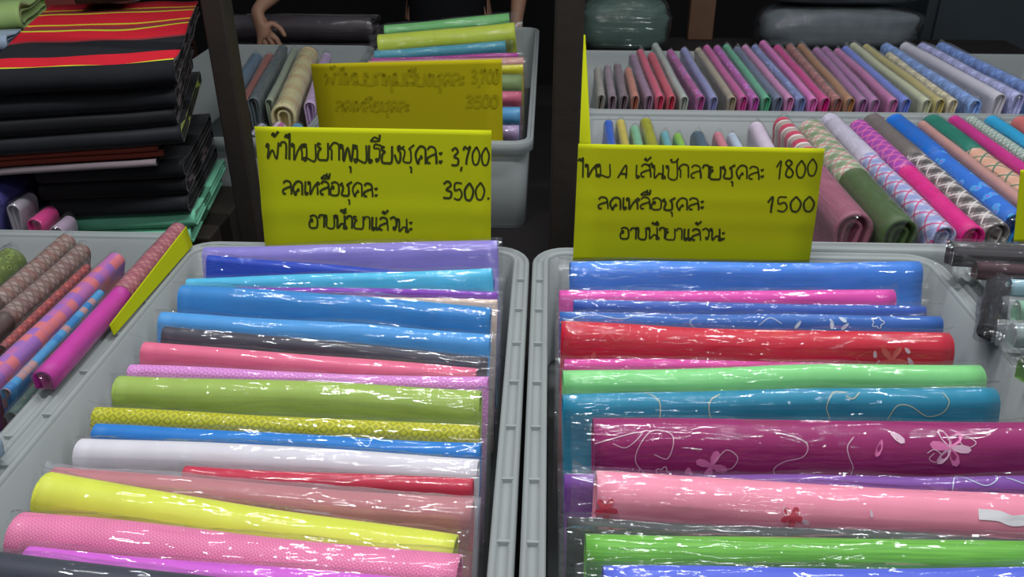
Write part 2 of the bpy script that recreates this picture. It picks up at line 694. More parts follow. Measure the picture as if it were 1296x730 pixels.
def fit(A, B, r, ext):
    """shorten a bundle and its film so that they stay inside the tray it lies in"""
    M = (A + B) / 2
    inn = [t for t in TRAYS if t[0] < M.x < t[1] and t[2] < M.y < t[3]]
    if not inn:
        return A, B, ext
    x0, x1, y0, y1 = inn[0]
    m = 0.016
    u = (B - A).normalized()
    out = []
    for P, Q in ((A, B), (B, A)):
        t = 0.0
        d = (Q - P).normalized()
        wx = r * abs(d.y) + m + 0.2 * abs(d.z)
        wy = r * abs(d.x) + m
        for k, lo, hi, w in ((0, x0, x1, wx), (1, y0, y1, wy)):
            if abs(d[k]) < 0.25:
                continue
            if P[k] < lo + w and d[k] > 0:
                t = max(t, (lo + w - P[k]) / d[k])
            if P[k] > hi - w and d[k] < 0:
                t = max(t, (hi - w - P[k]) / d[k])
        P2 = P + d * min(t, 0.2)
        room = 1.0
        for k, lo, hi in ((0, x0, x1), (1, y0, y1)):
            if abs(d[k]) > 0.25:
                room = min(room, ((P2[k] - lo) if d[k] > 0 else (hi - P2[k])) / abs(d[k]))
        out.append((P2, room))
    return out[0][0], out[1][0], max(0.004, min(ext, out[0][1] - 0.010, out[1][1] - 0.010))


def hang(z, down, r, base=TZ + 0.024):
    d = Vector(down).normalized()
    return max(0.05, (z - base) / abs(d.z) - r * 0.6)


GAP = 0.0038     # film and play on each face


def pack(items, down, axis, lim=None, tol=0.0):
    """Slide neighbouring bundles apart so that none passes through the next. Bundles filed across a tray (axis 0)
    slide along the line of sight, rolls lying front to back (axis 1) slide sideways; what room is then
    still missing is taken from their thickness."""
    d = Vector(down).normalized()
    n = Vector((0, d.z, -d.y)) if axis == 0 else Vector((-d.z, 0, d.x))
    for it in items:
        it['mv'] = [((P - CAM).normalized() if axis == 0 else Vector((1, 0, 0))) for P in it['e']]
        it['t'] = [0.0, 0.0]
        it['r0'] = it['r']

    def pt(it, k):
        return it['e'][k] + it['mv'][k] * it['t'][k]

    def g_at(it, x):
        p, q = pt(it, 0), pt(it, 1)
        f = (x - p[axis]) / (q[axis] - p[axis])
        return p.dot(n) * (1 - f) + q.dot(n) * f, f

    def rng(it):
        a, b = pt(it, 0)[axis], pt(it, 1)[axis]
        return min(a, b) - it['ext'], max(a, b) + it['ext']

    pairs = [(i, j) for i in range(len(items)) for j in range(i + 1, min(len(items), i + 5))]

    def push(it, f, dg):
        f = max(0.0, min(1.0, f))
        for k, w in ((0, 1 - f), (1, f)):
            it['t'][k] += dg * w / it['mv'][k].dot(n)

    def deficit(a, b):
        (a0, a1), (b0, b1) = rng(a), rng(b)
        lo, hi = max(a0, b0), min(a1, b1)
        if hi - lo < 0.004:
            return
        need = a['r'] + b['r'] + 2 * GAP
        for x in (lo, hi):
            ga, fa = g_at(a, x)
            gb, fb = g_at(b, x)
            if gb - ga < need:
                yield need - (gb - ga), fa, fb

    def bound():
        if not lim:
            return
        lo, hi = lim
        for it in items:
            h = hang(min(pt(it, 0).z, pt(it, 1).z), down, it['r'])
            for k in (0, 1):
                p = pt(it, k)
                if axis == 0:
                    if lo is not None and p.y + it['r'] + GAP > lo:
                        it['t'][k] += (lo - p.y - it['r'] - GAP) / it['mv'][k].y
                else:
                    a = p.x + min(0, d.x / -d.z * (p.z - TZ)) - it['r'] - GAP - 0.003
                    b = p.x + max(0, d.x / -d.z * (p.z - TZ)) + it['r'] + GAP + 0.003
                    if a < lo:
                        it['t'][k] += lo - a
                    elif b > hi:
                        it['t'][k] += hi - b

    for rnd in range(500):
        for i, j in pairs:
            a, b = items[i], items[j]
            for df, fa, fb in deficit(a, b):
                push(a, fa, -df * 0.25)
                push(b, fb, df * 0.25)
        if rnd < 350:
            for it in items:
                it['t'] = [v * 0.985 for v in it['t']]
        bound()
    for rnd in range(60):
        for i, j in pairs:
            a, b = items[i], items[j]
            for df, fa, fb in deficit(a, b):
                if df > tol:
                    q = min(0.5, df / (a['r'] + b['r']) * 0.5)
                    a['r'] = max(a['r0'] * 0.35, a['r'] * (1 - q))
                    b['r'] = max(b['r0'] * 0.35, b['r'] * (1 - q))
    for it in items:
        it['A'], it['B'] = pt(it, 0), pt(it, 1)
        if os_debug:
            print('PACK %-60s r %.4f -> %.4f  t %.3f %.3f z %.3f %.3f' % (it['label'][:60], it['r0'], it['r'], it['t'][0], it['t'][1], it['A'].z, it['B'].z))
    return items


os_debug = False


def file_bundles(specs, name, group, lean, back=None, cat='cloth bundle'):
    """bundles filed across a tray, back to front"""
    down = (0, -math.sin(math.radians(lean)), -math.cos(math.radians(lean)))
    items = []
    for lab, L, R, c, kw in specs:
        k = dict(r=0.014, z=0.968, z2=None, pat='plain', c2=None, c3=None, s=0.008, gloss=0.3, film=FILM, ext=0.024, wob=0.003)
        k.update(kw)
        A, B = top_line(L, R, k['z'], k['z'] if k['z2'] is None else k['z2'], k['r'])
        A, B, ext = fit(A, B, k['r'], k['ext'])
        items.append(dict(label=lab, e=[A, B], r=k['r'], ext=ext, c=c, k=k))
    if lean < 0:
        items.reverse()
        pack([dict_ for dict_ in items[::-1]], down, 0, (back, None))
        items.reverse()
    else:
        pack(items, down, 0, (back, None))
    out = {}
    for it in items:
        k = it['k']
        it['A'], it['B'], it['ext'] = fit(it['A'], it['B'], it['r'], it['ext'])
        h = hang(min(it['A'].z, it['B'].z), down, it['r'])
        out[it['label'].split(' silk')[0]] = build_slab(name, it['label'], cat, group, it['A'], it['B'], it['r'], h, down,
                                                        [(1, cloth(it['c'], k['pat'], k['c2'], k['c3'], k['s'], k['gloss']))], k['film'], it['ext'], k['wob'])
    return out


ROLLS = []


def roll(label, group, far, near, parts, r=0.018, zf=0.955, zn=0.955, down=None, film=None, ext=0.012, name='cloth_roll', cat='cloth roll'):
    A, B = top_line(far, near, zf, zn, r)
    A, B, ext = fit(A, B, r, ext)
    ROLLS.append(dict(label=label, group=group, e=[A, B], r=r, ext=ext, parts=parts, film=film or FILM, name=name, cat=cat))


def lay_rolls(down, lim, base=TZ + 0.024):
    """build the rolls collected so far, side by side from left to right"""
    pack(ROLLS, down, 1, lim)
    for it in ROLLS:
        hh = hang(min(it['A'].z, it['B'].z), down, it['r'], base)
        build_slab(it['name'], it['label'], it['cat'], it['group'], it['A'], it['B'], it['r'], hh, down, it['parts'], it['film'], it['ext'], 0.002, nu=18)
    ROLLS.clear()


def pl(c): return cloth(c)


# ---- plain silk tray
G1 = 'plain silk bundles in the tray below the 3,700 card'
LEFT = [
    ('lavender silk bundle at the foot of the 3,700 card', (258, 310), (637, 303), (142, 128, 205), dict(z=.985, r=.016, pat='diamond', c2=(130, 118, 196), s=.005)),
    ('royal blue silk bundle slanting under the lavender bundle', (262, 322), (646, 352), (22, 62, 178), dict(z=.975, z2=.95, r=.010)),
    ('bright cyan silk bundle between the royal blue and the woven blue bundle', (236, 352), (640, 337), (72, 182, 222), dict(z=.968, z2=.972, r=.012)),
    ('thin violet silk bundle wedged under the cyan bundle', (300, 362), (632, 369), (122, 52, 172), dict(z=.955, r=.007)),
    ('thin beige silk bundle next to the violet one', (300, 368), (636, 378), (214, 190, 175), dict(z=.950, r=.007)),
    ('woven mid blue silk bundle with a fine pattern', (228, 358), (640, 390), (38, 120, 190), dict(z=.985, z2=.965, r=.016, pat='diamond', c2=(52, 140, 208), s=.005)),
    ('sky blue smooth silk bundle beside the woven blue bundle', (202, 394), (620, 420), (72, 150, 216), dict(z=.975, r=.015)),
    ('charcoal grey silk bundle in loose clear film', (206, 414), (628, 450), (62, 60, 72), dict(z=.962, r=.011)),
    ('coral pink silk bundle next to the charcoal one', (180, 431), (602, 466), (226, 104, 138), dict(z=.972, r=.013)),
    ('lilac silk bundle with a fine lattice pattern', (163, 460), (628, 478), (206, 118, 196), dict(z=.965, r=.011, pat='diamond', c2=(222, 150, 212), s=.010)),
    ('olive green silk bundle with a fat rounded fold', (146, 474), (608, 490), (158, 184, 84), dict(z=.975, r=.019, pat='diamond', c2=(150, 176, 78), s=.006)),
    ('mustard yellow silk bundle with a bold diamond pattern', (118, 515), (606, 536), (196, 192, 30), dict(z=.970, r=.012, pat='diamond', c2=(158, 160, 22), s=.013)),
    ('strong blue silk bundle between the mustard and the white bundle', (118, 537), (608, 561), (20, 118, 198), dict(z=.965, r=.012)),
    ('white silk bundle with a smooth round fold', (97, 553), (612, 579), (212, 208, 216), dict(z=.972, r=.017)),
    ('crimson silk bundle mostly hidden beside the white one', (232, 590), (608, 606), (190, 36, 66), dict(z=.958, r=.010)),
    ('dusty salmon silk bundle in crumpled cloudy film', (62, 592), (615, 628), (190, 92, 98), dict(z=.966, z2=.966, r=.016, film='hazy')),
    ('yellow silk bundle with an orange shade, slanting in the tray', (48, 602), (622, 682), (210, 216, 70), dict(z=.985, r=.022, pat='plain')),
    ('rose pink silk bundle with a tiny lattice pattern', (15, 650), (602, 704), (230, 132, 172), dict(z=.980, r=.022, pat='diamond', c2=(216, 106, 152), s=.006)),
    ('violet pink silk bundle beside the rose pink one', (30, 694), (612, 742), (206, 92, 204), dict(z=.962, r=.012)),
    ('dark slate silk bundle at the open end of the plain silk tray', (-30, 700), (600, 765), (52, 54, 66), dict(z=.968, r=.016)),
]
for lab, L, R, c, kw in LEFT:
    if kw.get('film') == 'hazy':
        kw['film'] = FILM_HAZY
file_bundles(LEFT, 'silk_bundle', G1, 30, 1.183)

# ---- embroidered silk tray
G2 = 'embroidered silk bundles in the tray below the 1800 card'
RIGHT = [
    ('cornflower blue silk bundle at the foot of the 1800 card', (722, 333), (1165, 330), (62, 128, 220), dict(z=.970, r=.015)),
    ('hot pink silk bundle beside the cornflower blue one', (704, 365), (1132, 367), (222, 70, 168), dict(z=.962, r=.012)),
    ('navy blue silk bundle pressed against the hot pink one', (726, 380), (1172, 387), (48, 84, 170), dict(z=.962, r=.009)),
    ('denim blue silk bundle with pale embroidered flowers', (708, 394), (1192, 399), (44, 98, 178), dict(z=.962, r=.011)),
    ('scarlet silk bundle with white embroidered petals', (700, 408), (1204, 421), (198, 18, 50), dict(z=.978, r=.020)),
    ('magenta silk bundle hidden between the scarlet and the mint bundle', (714, 453), (1100, 462), (208, 58, 148), dict(z=.962, r=.009)),
    ('mint green silk bundle with a glossy film', (705, 470), (1244, 459), (128, 208, 128), dict(z=.970, r=.016)),
    ('teal silk bundle with curling embroidered threads', (705, 500), (1262, 491), (18, 130, 162), dict(z=.970, r=.015)),
    ('deep magenta silk bundle with embroidered flowers and curling threads', (752, 531), (1335, 534), (146, 14, 96), dict(z=.985, r=.024)),
    ('purple silk bundle tucked behind the pale pink one', (706, 600), (1345, 603), (118, 64, 152), dict(z=.966, r=.011)),
    ('pale pink silk bundle with red embroidered spots', (755, 594), (1370, 632), (236, 140, 166), dict(z=.992, r=.024)),
    ('dark grey silk bundle mostly hidden between the pale pink and the grass green one', (702, 654), (1380, 684), (60, 62, 62), dict(z=.95, r=.010)),  # added to darken the shaded gap along the tray wall
    ('grass green slub silk bundle beside the pale pink one', (742, 676), (1390, 692), (112, 186, 62), dict(z=.972, r=.017, pat='slub', c2=(86, 156, 48))),
    ('periwinkle blue silk bundle at the open end of the embroidered tray', (765, 716), (1400, 724), (78, 96, 210), dict(z=.970, r=.016)),
]
SL = file_bundles(RIGHT, 'silk_bundle', G2, 30, 1.181)


# ------------------------------------------------------------------ ribbons: embroidery and handwriting
def smooth_line(pts, k=6):
    if len(pts) < 3:
        return [Vector(p) for p in pts]
    P = [Vector(p) for p in pts]
    P = [P[0] * 2 - P[1]] + P + [P[-1] * 2 - P[-2]]
    out = []
    for i in range(1, len(P) - 2):
        for j in range(k):
            t = j / k
            a, b, c, d = P[i - 1], P[i], P[i + 1], P[i + 2]
            out.append(0.5 * ((2 * b) + (c - a) * t + (2 * a - 5 * b + 4 * c - d) * t * t + (3 * b - 3 * c + d - a) * t ** 3))
    out.append(P[-2])
    return out


def ribbon(V, F, pts2, width, surf):
    """flat band along 2D points; surf maps (a, b) to a point in the room"""
    base = len(V)
    n = len(pts2)
    for i, p in enumerate(pts2):
        a, b = pts2[max(0, i - 1)], pts2[min(n - 1, i + 1)]
        t = (b - a)
        t = t / t.length if t.length > 1e-9 else Vector((1, 0))
        q = Vector((-t.y, t.x)) * width / 2
        V.append(surf(p + q))
        V.append(surf(p - q))
    for i in range(n - 1):
        a = base + 2 * i
        F.append((a, a + 1, a + 3, a + 2))


def petal(V, F, c, ang, ln, wd, surf):
    base = len(V)
    ca, sa = math.cos(ang), math.sin(ang)
    V.append(surf(Vector(c)))
    N = 8
    for i in range(N + 1):
        t = i / N
        x = ln * (0.1 + 0.9 * math.sin(math.pi * t / 2 + 0) if False else 0)
        th = -math.pi + 2 * math.pi * t
        x = ln * 0.5 + ln * 0.5 * math.cos(th)
        y = wd * 0.5 * math.sin(th) * (0.6 + 0.4 * x / ln)
        V.append(surf(Vector((c[0] + x * ca - y * sa, c[1] + x * sa + y * ca))))
    for i in range(N):
        F.append((base, base + 1 + i, base + 2 + i))


THREAD_W = simple('white_thread', (226, 190, 208), 0.5, 0.4)
THREAD_P = simple('pink_thread', (224, 120, 176), 0.5, 0.4)
THREAD_R = simple('red_thread', (206, 60, 84), 0.5, 0.4)
THREAD_O = simple('orange_thread', (220, 92, 92), 0.5, 0.4)
THREAD_B = simple('pale_blue_thread', (190, 206, 224), 0.5, 0.4)


def embroider(key, mat, lines=(), petals=(), rings=(), width=0.0009):
    root, S = SL[key]
    V, F = [], []

    def surf(p):
        q, nn = S.at(p.x * S.len, p.y)
        return q + nn * 0.0007
    # u is a fraction of the length, v metres down the face
    for pts in lines:
        ribbon2(V, F, smooth_line([Vector((a * S.len, b)) for a, b in pts]), width, S)
    for (a, b, ang, ln, wd) in petals:
        petal(V, F, (a * S.len, b), ang, ln, wd, lambda p: surf(Vector((p.x / S.len, p.y))))
    for (a, b, rr) in rings:
        pts = [Vector((a * S.len + rr * (1 + 0.25 * math.cos(5 * t)) * math.cos(t), b + rr * (1 + 0.25 * math.cos(5 * t)) * math.sin(t)))
               for t in [2 * math.pi * i / 30 for i in range(31)]]
        ribbon2(V, F, pts, width * 1.3, S)
    o = mesh_obj('embroidery', V, F, mat, root, smooth=False)
    return o


def ribbon2(V, F, pts, width, S):
    def surf(p):
        q, nn = S.at(p.x, p.y)
        return q + nn * 0.0007
    ribbon(V, F, pts, width, surf)


def flower(a, b, ln=0.016, wd=0.009, n=5, rot=0.4):
    return [(a, b, rot + 2 * math.pi * i / n, ln, wd) for i in range(n)]


embroider('deep magenta', THREAD_W,
          lines=[[(0.00, 0.0), (0.10, -.012), (0.07, .004), (0.04, .0)],
                 [(0.13, .012), (0.16, .016), (0.17, -.008), (0.13, -.014), (0.10, .0), (0.09, .02), (0.12, .036), (0.145, .036)],
                 [(0.39, -.014), (0.44, -.008), (0.46, .0), (0.45, .012), (0.41, .018), (0.39, .028), (0.41, .042)],
                 [(0.56, -.01), (0.545, .0), (0.55, .012), (0.56, .024), (0.55, .04)],
                 [(0.73, .006), (0.72, .012), (0.735, .016), (0.745, .008), (0.73, .002), (0.715, .006)],
                 [(0.26, .02), (0.285, .006), (0.31, .014), (0.30, .026), (0.28, .028), (0.265, .03)],
                 [(0.76, -.008), (0.79, -.014), (0.82, -.006), (0.80, .0), (0.785, -.006)]],
          petals=flower(0.765, .0, .022, .011, 3, 0.1) + [(0.64, -.016, 0.7, .018, .01)],
          rings=[(0.15, .034, .007)])
embroider('deep magenta', THREAD_P,
          petals=flower(0.765, .0, .022, .012, 3, 1.2) + flower(0.255, .024, .018, .011, 4, .3) + [(0.205, .026, 1.5, .018, .012), (0.62, -.008, 1.9, .02, .008)])
embroider('teal', simple('sand_thread', (190, 196, 160), 0.5, 0.4),
          lines=[[(0.19, -.02), (0.215, -.008), (0.22, .004), (0.215, .02)], [(0.36, -.014), (0.335, -.006), (0.33, .006), (0.34, .02)],
                 [(0.61, .02), (0.60, .004), (0.62, -.012), (0.65, -.012)], [(0.74, .02), (0.76, .004), (0.79, .004), (0.83, .016), (0.865, .012), (0.88, .0), (0.87, -.012)],
                 [(0.645, -.008), (0.66, -.004), (0.68, -.012)]], width=0.001)
embroider('scarlet', THREAD_W, petals=[(0.80, .004, 1.4, .010, .006), (0.815, .016, 1.8, .012, .007), (0.885, .012, 1.0, .014, .007), (0.875, .0, .8, .01, .006), (0.805, .032, 0.1, .01, .006)])
embroider('scarlet', THREAD_O, lines=[[(0.76, .012), (0.79, .006), (0.81, .018), (0.78, .024), (0.755, .014)], [(0.72, .034), (0.75, .026), (0.79, .03)],
                                      [(0.10, .0), (0.12, -.006), (0.14, .002), (0.16, -.004)]],
          petals=flower(0.845, .016, .020, .010, 5, .2) + flower(0.08, .030, .012, .008, 4, .3))
embroider('denim blue', THREAD_B, lines=[[(0.0, .004), (0.08, -.008), (0.16, -.003), (0.21, -.012)], [(0.36, .01), (0.34, .0), (0.36, -.008)], [(0.52, .004), (0.55, -.006), (0.58, .002)],
                                         [(0.62, .004), (0.64, -.01)]],
          petals=[(0.63, -.002, 2.2, .014, .006), (0.71, -.004, 1.5, .012, .007), (0.73, -.008, .6, .012, .007), (0.755, .0, 2.4, .014, .006)], rings=[(0.83, -.002, .007)])
embroider('pale pink', THREAD_R, petals=flower(0.40, .004, .011, .008, 5, .2))
embroider('pale pink', THREAD_R, petals=flower(0.020, .008, .012, .008, 5, .2))
embroider('pale pink', THREAD_W, petals=[(0.383, -.006, 1.2, .010, .006), (0.42, .006, .5, .009, .006), (0.56, -.008, 1.4, .008, .004)])
embroider('purple', THREAD_B, lines=[[(0.80, -.016), (0.84, -.004), (0.87, -.010), (0.875, -.02)], [(0.79, .02), (0.775, .004), (0.785, -.012), (0.80, -.018)], [(0.89, -.012), (0.93, -.004), (0.97, -.01)]])

# price slip inside the pale pink bundle's film
root, S = SL['pale pink']
V, F = [], []
ribbon2(V, F, smooth_line([Vector((S.len * a, b)) for a, b in ((0.78, -.008), (0.82, -.007), (0.85, -.003), (0.90, -.006), (0.98, -.006))]), 0.010, S)
mesh_obj('paper_slip', V, F, simple('white_paper', (232, 226, 232), 0.6, 0.2), root)

# ------------------------------------------------------------------ yellow price cards
GL = {
    'ผ': (.75, [[(.16, .72), (.05, .85), (-.02, .68), (.12, .62), (.06, .0), (.33, .5), (.58, .0), (.7, .95)]]),
    'พ': (.8, [[(.14, .85), (.0, .95), (-.02, .76), (.12, .76), (.16, 0), (.4, .8), (.6, 0), (.74, 1)]]),
    'า': (.42, [[(.0, .72), (.08, .95), (.3, .95), (.36, .7), (.34, 0)]]),
    'ไ': (.3, [[(-.12, 1.25), (-.02, 1.42), (.06, 1.25), (.16, 1.5), (.16, .9), (.15, 0)]]),
    'ห': (.72, [[(.16, .85), (.02, .95), (0, .78), (.13, .78), (.13, 0), (.33, .5), (.6, .92), (.7, .8), (.56, .72), (.6, .4), (.6, 0)]]),
    'ม': (.75, [[(.16, .9), (.02, .97), (0, .8), (.13, .78), (.13, .12), (.02, .0), (-.02, .16), (.15, .16), (.64, .02), (.66, 1)]]),
    'ย': (.72, [[(.2, .9), (.03, .95), (.05, .75), (.2, .66), (.06, .48), (.05, .06), (.35, .0), (.6, .1), (.62, 1)]]),
    'ก': (.65, [[(.1, 0), (.1, .58), (.0, .7), (.22, 1), (.5, .92), (.54, .6), (.54, 0)]]),
    'เ': (.3, [[(.1, 1), (.08, .12), (.17, 0), (.25, .12), (.1, .17)]]),
    'แ': (.55, [[(.1, 1), (.08, .12), (.17, 0), (.25, .12), (.1, .17)], [(.36, 1), (.34, .12), (.43, 0), (.51, .12), (.36, .17)]]),
    'ร': (.5, [[(.36, .15), (.22, 0), (.16, .15), (.36, .22), (.36, .74), (.06, .78), (.12, 1.0), (.46, .95)]]),
    'ง': (.5, [[(.18, .82), (.3, .95), (.36, .8), (.22, .74), (.36, .55), (.34, .1), (.2, 0), (.02, .45)]]),
    'ช': (.75, [[(.14, .95), (.0, .82), (.14, .72), (.16, .5), (.08, .1), (.3, 0), (.52, .1), (.5, .72), (.42, .8), (.72, 1.05)]]),
    'ด': (.68, [[(.28, .5), (.36, .36), (.22, .28), (.14, .0), (.0, .55), (.24, 1), (.54, .92), (.58, .5), (.58, 0)]]),
    'ล': (.66, [[(.22, .06), (.06, .06), (.04, .32), (.3, .5), (.52, .62), (.46, .92), (.2, 1), (.04, .82)], [(.52, .62), (.56, .3), (.56, 0)]]),
    'ส': (.68, [[(.22, .06), (.06, .06), (.04, .32), (.3, .5), (.52, .62), (.46, .92), (.2, 1), (.04, .82)], [(.52, .62), (.56, .3), (.56, 0)], [(.4, .85), (.66, 1.12)]]),
    'ะ': (.3, [[(.04, .72), (.1, .6), (.2, .74)], [(.04, .24), (.1, .1), (.2, .26)]]),
    'อ': (.66, [[(.06, .62), (.2, .7), (.22, .52), (.06, .5), (.05, .1), (.3, 0), (.54, .14), (.54, .8), (.3, 1), (.06, .86)]]),
    'บ': (.7, [[(.16, .9), (.0, .97), (.02, .8), (.13, .78), (.13, .06), (.58, .02), (.6, 1)]]),
    'ป': (.7, [[(.16, .9), (.0, .97), (.02, .8), (.13, .78), (.13, .06), (.58, .02), (.6, 1.45)]]),
    'น': (.75, [[(.16, .9), (.0, .97), (.02, .8), (.13, .78), (.13, 0), (.4, .34), (.66, .16), (.72, .0), (.54, .0), (.6, .3), (.6, 1)]]),
    'ว': (.5, [[(.4, .12), (.26, .04), (.24, .2), (.4, .25), (.42, .7), (.26, 1), (0, .85)]]),
    'ุ': (0, [[(-.32, -.28), (-.22, -.3), (-.22, -.62)]]),
    'ี': (0, [[(-.62, 1.2), (-.36, 1.44), (-.1, 1.25), (-.62, 1.2)], [(-.1, 1.25), (-.06, 1.6)]]),
    'ื': (0, [[(-.62, 1.2), (-.36, 1.44), (-.1, 1.25), (-.62, 1.2)], [(-.1, 1.25), (-.06, 1.62)], [(-.26, 1.35), (-.24, 1.62)]]),
    'ั': (0, [[(-.5, 1.38), (-.4, 1.46), (-.42, 1.28), (-.2, 1.28), (-.02, 1.55)]]),
    '้': (0, [[(-.46, 1.36), (-.36, 1.5), (-.32, 1.32), (-.06, 1.62)]]),
    'ำ': (.42, [[(-.28, 1.3), (-.16, 1.42), (-.06, 1.3), (-.16, 1.2), (-.28, 1.3)], [(.0, .72), (.08, .95), (.3, .95), (.36, .7), (.34, 0)]]),
    '่': (0, [[(-.28, 1.5), (-.28, 1.74)]]),
    ' ': (.35, []),
    '0': (.6, [[(.28, 1), (.02, .6), (.08, .08), (.34, .04), (.48, .55), (.28, 1)]]),
    '1': (.45, [[(.02, .7), (.26, 1.05), (.2, .5), (.16, 0)]]),
    '3': (.6, [[(.04, .85), (.28, 1), (.44, .78), (.2, .52), (.46, .38), (.4, .06), (.02, .06)]]),
    '4': (.62, [[(.46, 0), (.46, 1.0), (.0, .02)], [(.1, .34), (.54, .32)]]),
    '5': (.6, [[(.46, .96), (.1, .96), (.08, .55), (.34, .62), (.46, .3), (.3, .02), (.02, .1)]]),
    '7': (.6, [[(.02, .78), (.12, .98), (.3, .86), (.46, .98), (.26, .4), (.2, 0)]]),
    '8': (.6, [[(.4, .82), (.2, 1), (.06, .78), (.42, .32), (.3, .0), (.06, .12), (.14, .5), (.4, .82)]]),
    ',': (.2, [[(.1, -.05), (.02, -.3)]]),
    '.': (.25, [[(.06, .02), (.14, .06), (.06, .1)]]),
}
CARD_Y = simple('yellow_card', (186, 192, 13), 0.85, 0.2, 5, 0.06)
INK = simple('black_marker_ink', (58, 62, 24), 0.6, 0.2)
CARD_BACK_SHADED = simple('yellow_card_backside_shaded', (186, 172, 14), 0.85, 0.2, 5, 0.06)  # shade on the reflected card is put into this darker yellow
INK_FAINT = simple('ink_showing_through', (170, 157, 14), 0.85, 0.2)


def card(label, corners_px, ybot, ytop, lines, ink, stroke, creases=(), mat=CARD_Y, thick=0.0012, curl=0.0, world=None):
    """corners TL TR BL BR in the photo, bottom edge at depth ybot and top edge at ytop"""
    TL, TR, BL, BR = [at_y(*p, y) for p, y in zip(corners_px, (ytop, ytop, ybot, ybot))]
    if world:
        TL, TR, BL, BR = world
    pTL, pTR, pBL, pBR = [Vector(p) for p in corners_px]
    nrm = (TR - TL).cross(TL - BL).normalized()
    if nrm.dot(CAM - TL) < 0:
        nrm = -nrm

    def S(a, b, off=0.0):
        p = TL * (1 - a) * (1 - b) + TR * a * (1 - b) + BL * (1 - a) * b + BR * a * b
        k = 0.0
        for c in creases:
            k += 0.0016 * max(0, 1 - abs(b - c) / 0.12)
        k += curl * math.sin(math.pi * a) * (1 - b)
        return p + nrm * (off + k)
    root = empty('price_card', (BL + BR) / 2, label, 'card')
    na, nb = 10, 24
    V, F = [], []
    for side in (0.0, -thick):
        for j in range(nb + 1):
            for i in range(na + 1):
                V.append(S(i / na, j / nb, side))
    M = (na + 1) * (nb + 1)
    for j in range(nb):
        for i in range(na):
            a = j * (na + 1) + i
            F.append((a, a + 1, a + na + 2, a + na + 1))
            F.append((M + a, M + a + na + 1, M + a + na + 2, M + a + 1))
    ring = [i for i in range(na + 1)] + [j * (na + 1) + na for j in range(1, nb + 1)] + [nb * (na + 1) + i for i in range(na - 1, -1, -1)] + [j * (na + 1) for j in range(nb - 1, 0, -1)]
    for i in range(len(ring)):
        a, b = ring[i], ring[(i + 1) % len(ring)]
        F.append((a, M + a, M + b, b))
    mesh_obj('sheet', V, F, mat, root)
    wpx = (pTR - pTL).length
    hpx = ((pBL - pTL).length + (pBR - pTR).length) / 2
    for text, x0, x1, ybase0, ybase1, hh in lines:
        # the line runs from pixel x0 to x1 on the card, its foot from ybase0 to ybase1, letters hh high
        tot = sum(GL[c][0] for c in text)
        V, F = [], []
        x = 0.0
        rnd = random.Random(len(text) * 7 + int(x0))
        for ch in text:
            adv, strokes = GL[ch]
            jx, jy = rnd.uniform(-.03, .03), rnd.uniform(-.05, .05)
            for st in strokes:
                pts = []
                for (a, b) in st:
                    X = x0 + (x1 - x0) * (x + a + jx) / tot
                    yb = ybase0 + (ybase1 - ybase0) * (X - x0) / max(1, x1 - x0)
                    Yp = yb - (b + jy) * hh
                    pts.append(Vector((X, Yp)))
                pts = smooth_line(pts, 5)
                # pixels on the card -> card fractions
                fr = []
                for q in pts:
                    b = 0.5
                    for _ in range(4):
                        lft, rgt = pTL.lerp(pBL, b), pTR.lerp(pBR, b)
                        a = (q.x - lft.x) / (rgt.x - lft.x)
                        top, bot = pTL.lerp(pTR, a), pBL.lerp(pBR, a)
                        b = (q.y - top.y) / (bot.y - top.y)
                    fr.append(Vector((a * wpx, b * hpx)))
                ribbon(V, F, fr, stroke * rnd.uniform(.85, 1.2), lambda p: S(p.x / wpx, p.y / hpx, 0.0006))
            x += adv
        mesh_obj('handwriting', V, F, ink, root, smooth=False)
    return root


card('yellow handwritten price card standing behind the lavender silk bundle', ((322, 160), (622, 165), (336, 318), (621, 318)), 1.188, 1.205,
     [('ผ้าไหมยกพุมเรียงชุดละ', 338, 562, 199, 206, 21), ('3,700', 571, 622, 207, 207, 22),
      ('ลดเหลือชุดละ', 358, 480, 243, 247, 17), ('3500.', 561, 622, 250, 250, 22),
      ('อาบน้ำยาแล้วนะ', 391, 524, 286, 291, 17)], INK, 2.6, creases=(0.66,))
card('yellow handwritten price card standing behind the cornflower blue silk bundle', ((732, 182), (1044, 188), (725, 330), (1024, 334)), 1.185, 1.200,
     [('ไหม 4 เส้นปักลายชุดละ', 734, 970, 222, 225, 16), ('1800', 983, 1037, 224, 221, 21),
      ('ลดเหลือชุดละ', 757, 894, 262, 263, 15), ('1500', 971, 1033, 266, 264, 19),
      ('อาบน้ำยาแล้วนะ', 785, 920, 300, 303, 15)], INK, 2.3, creases=(0.46, 0.62))
card('mirrored yellow card with faint show-through writing between the wooden uprights', ((393, 81), (635, 75), (410, 205), (637, 205)), 1.755, 1.735,  # reflected back of the front card, modelled as a second card
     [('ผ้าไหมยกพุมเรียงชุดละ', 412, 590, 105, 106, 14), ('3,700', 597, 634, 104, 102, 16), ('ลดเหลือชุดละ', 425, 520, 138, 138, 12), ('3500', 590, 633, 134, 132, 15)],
     INK_FAINT, 3.2, mat=CARD_BACK_SHADED)
card('yellow card standing edge on beside the right wooden upright', ((738, 45), (741, 45), (727, 185), (748, 185)), 1.56, 1.72, [], INK, 1, curl=0.004)
card('yellow card at the edge of the checked rolls tray', ((1292, 215), (1360, 215), (1283, 306), (1350, 306)), 1.24, 1.26, [], INK, 1)
fa, ne = Vector((-.562, 1.20, .990)), Vector((-.564, .93, .972))
card('yellow card tucked along the rim beside the magenta cloth', ((0, 0), (100, 0), (0, 30), (100, 30)), 0, 0, [], INK, 1,
     world=(fa, ne, fa + Vector((.004, 0, -.034)), ne + Vector((.002, 0, -.016))))


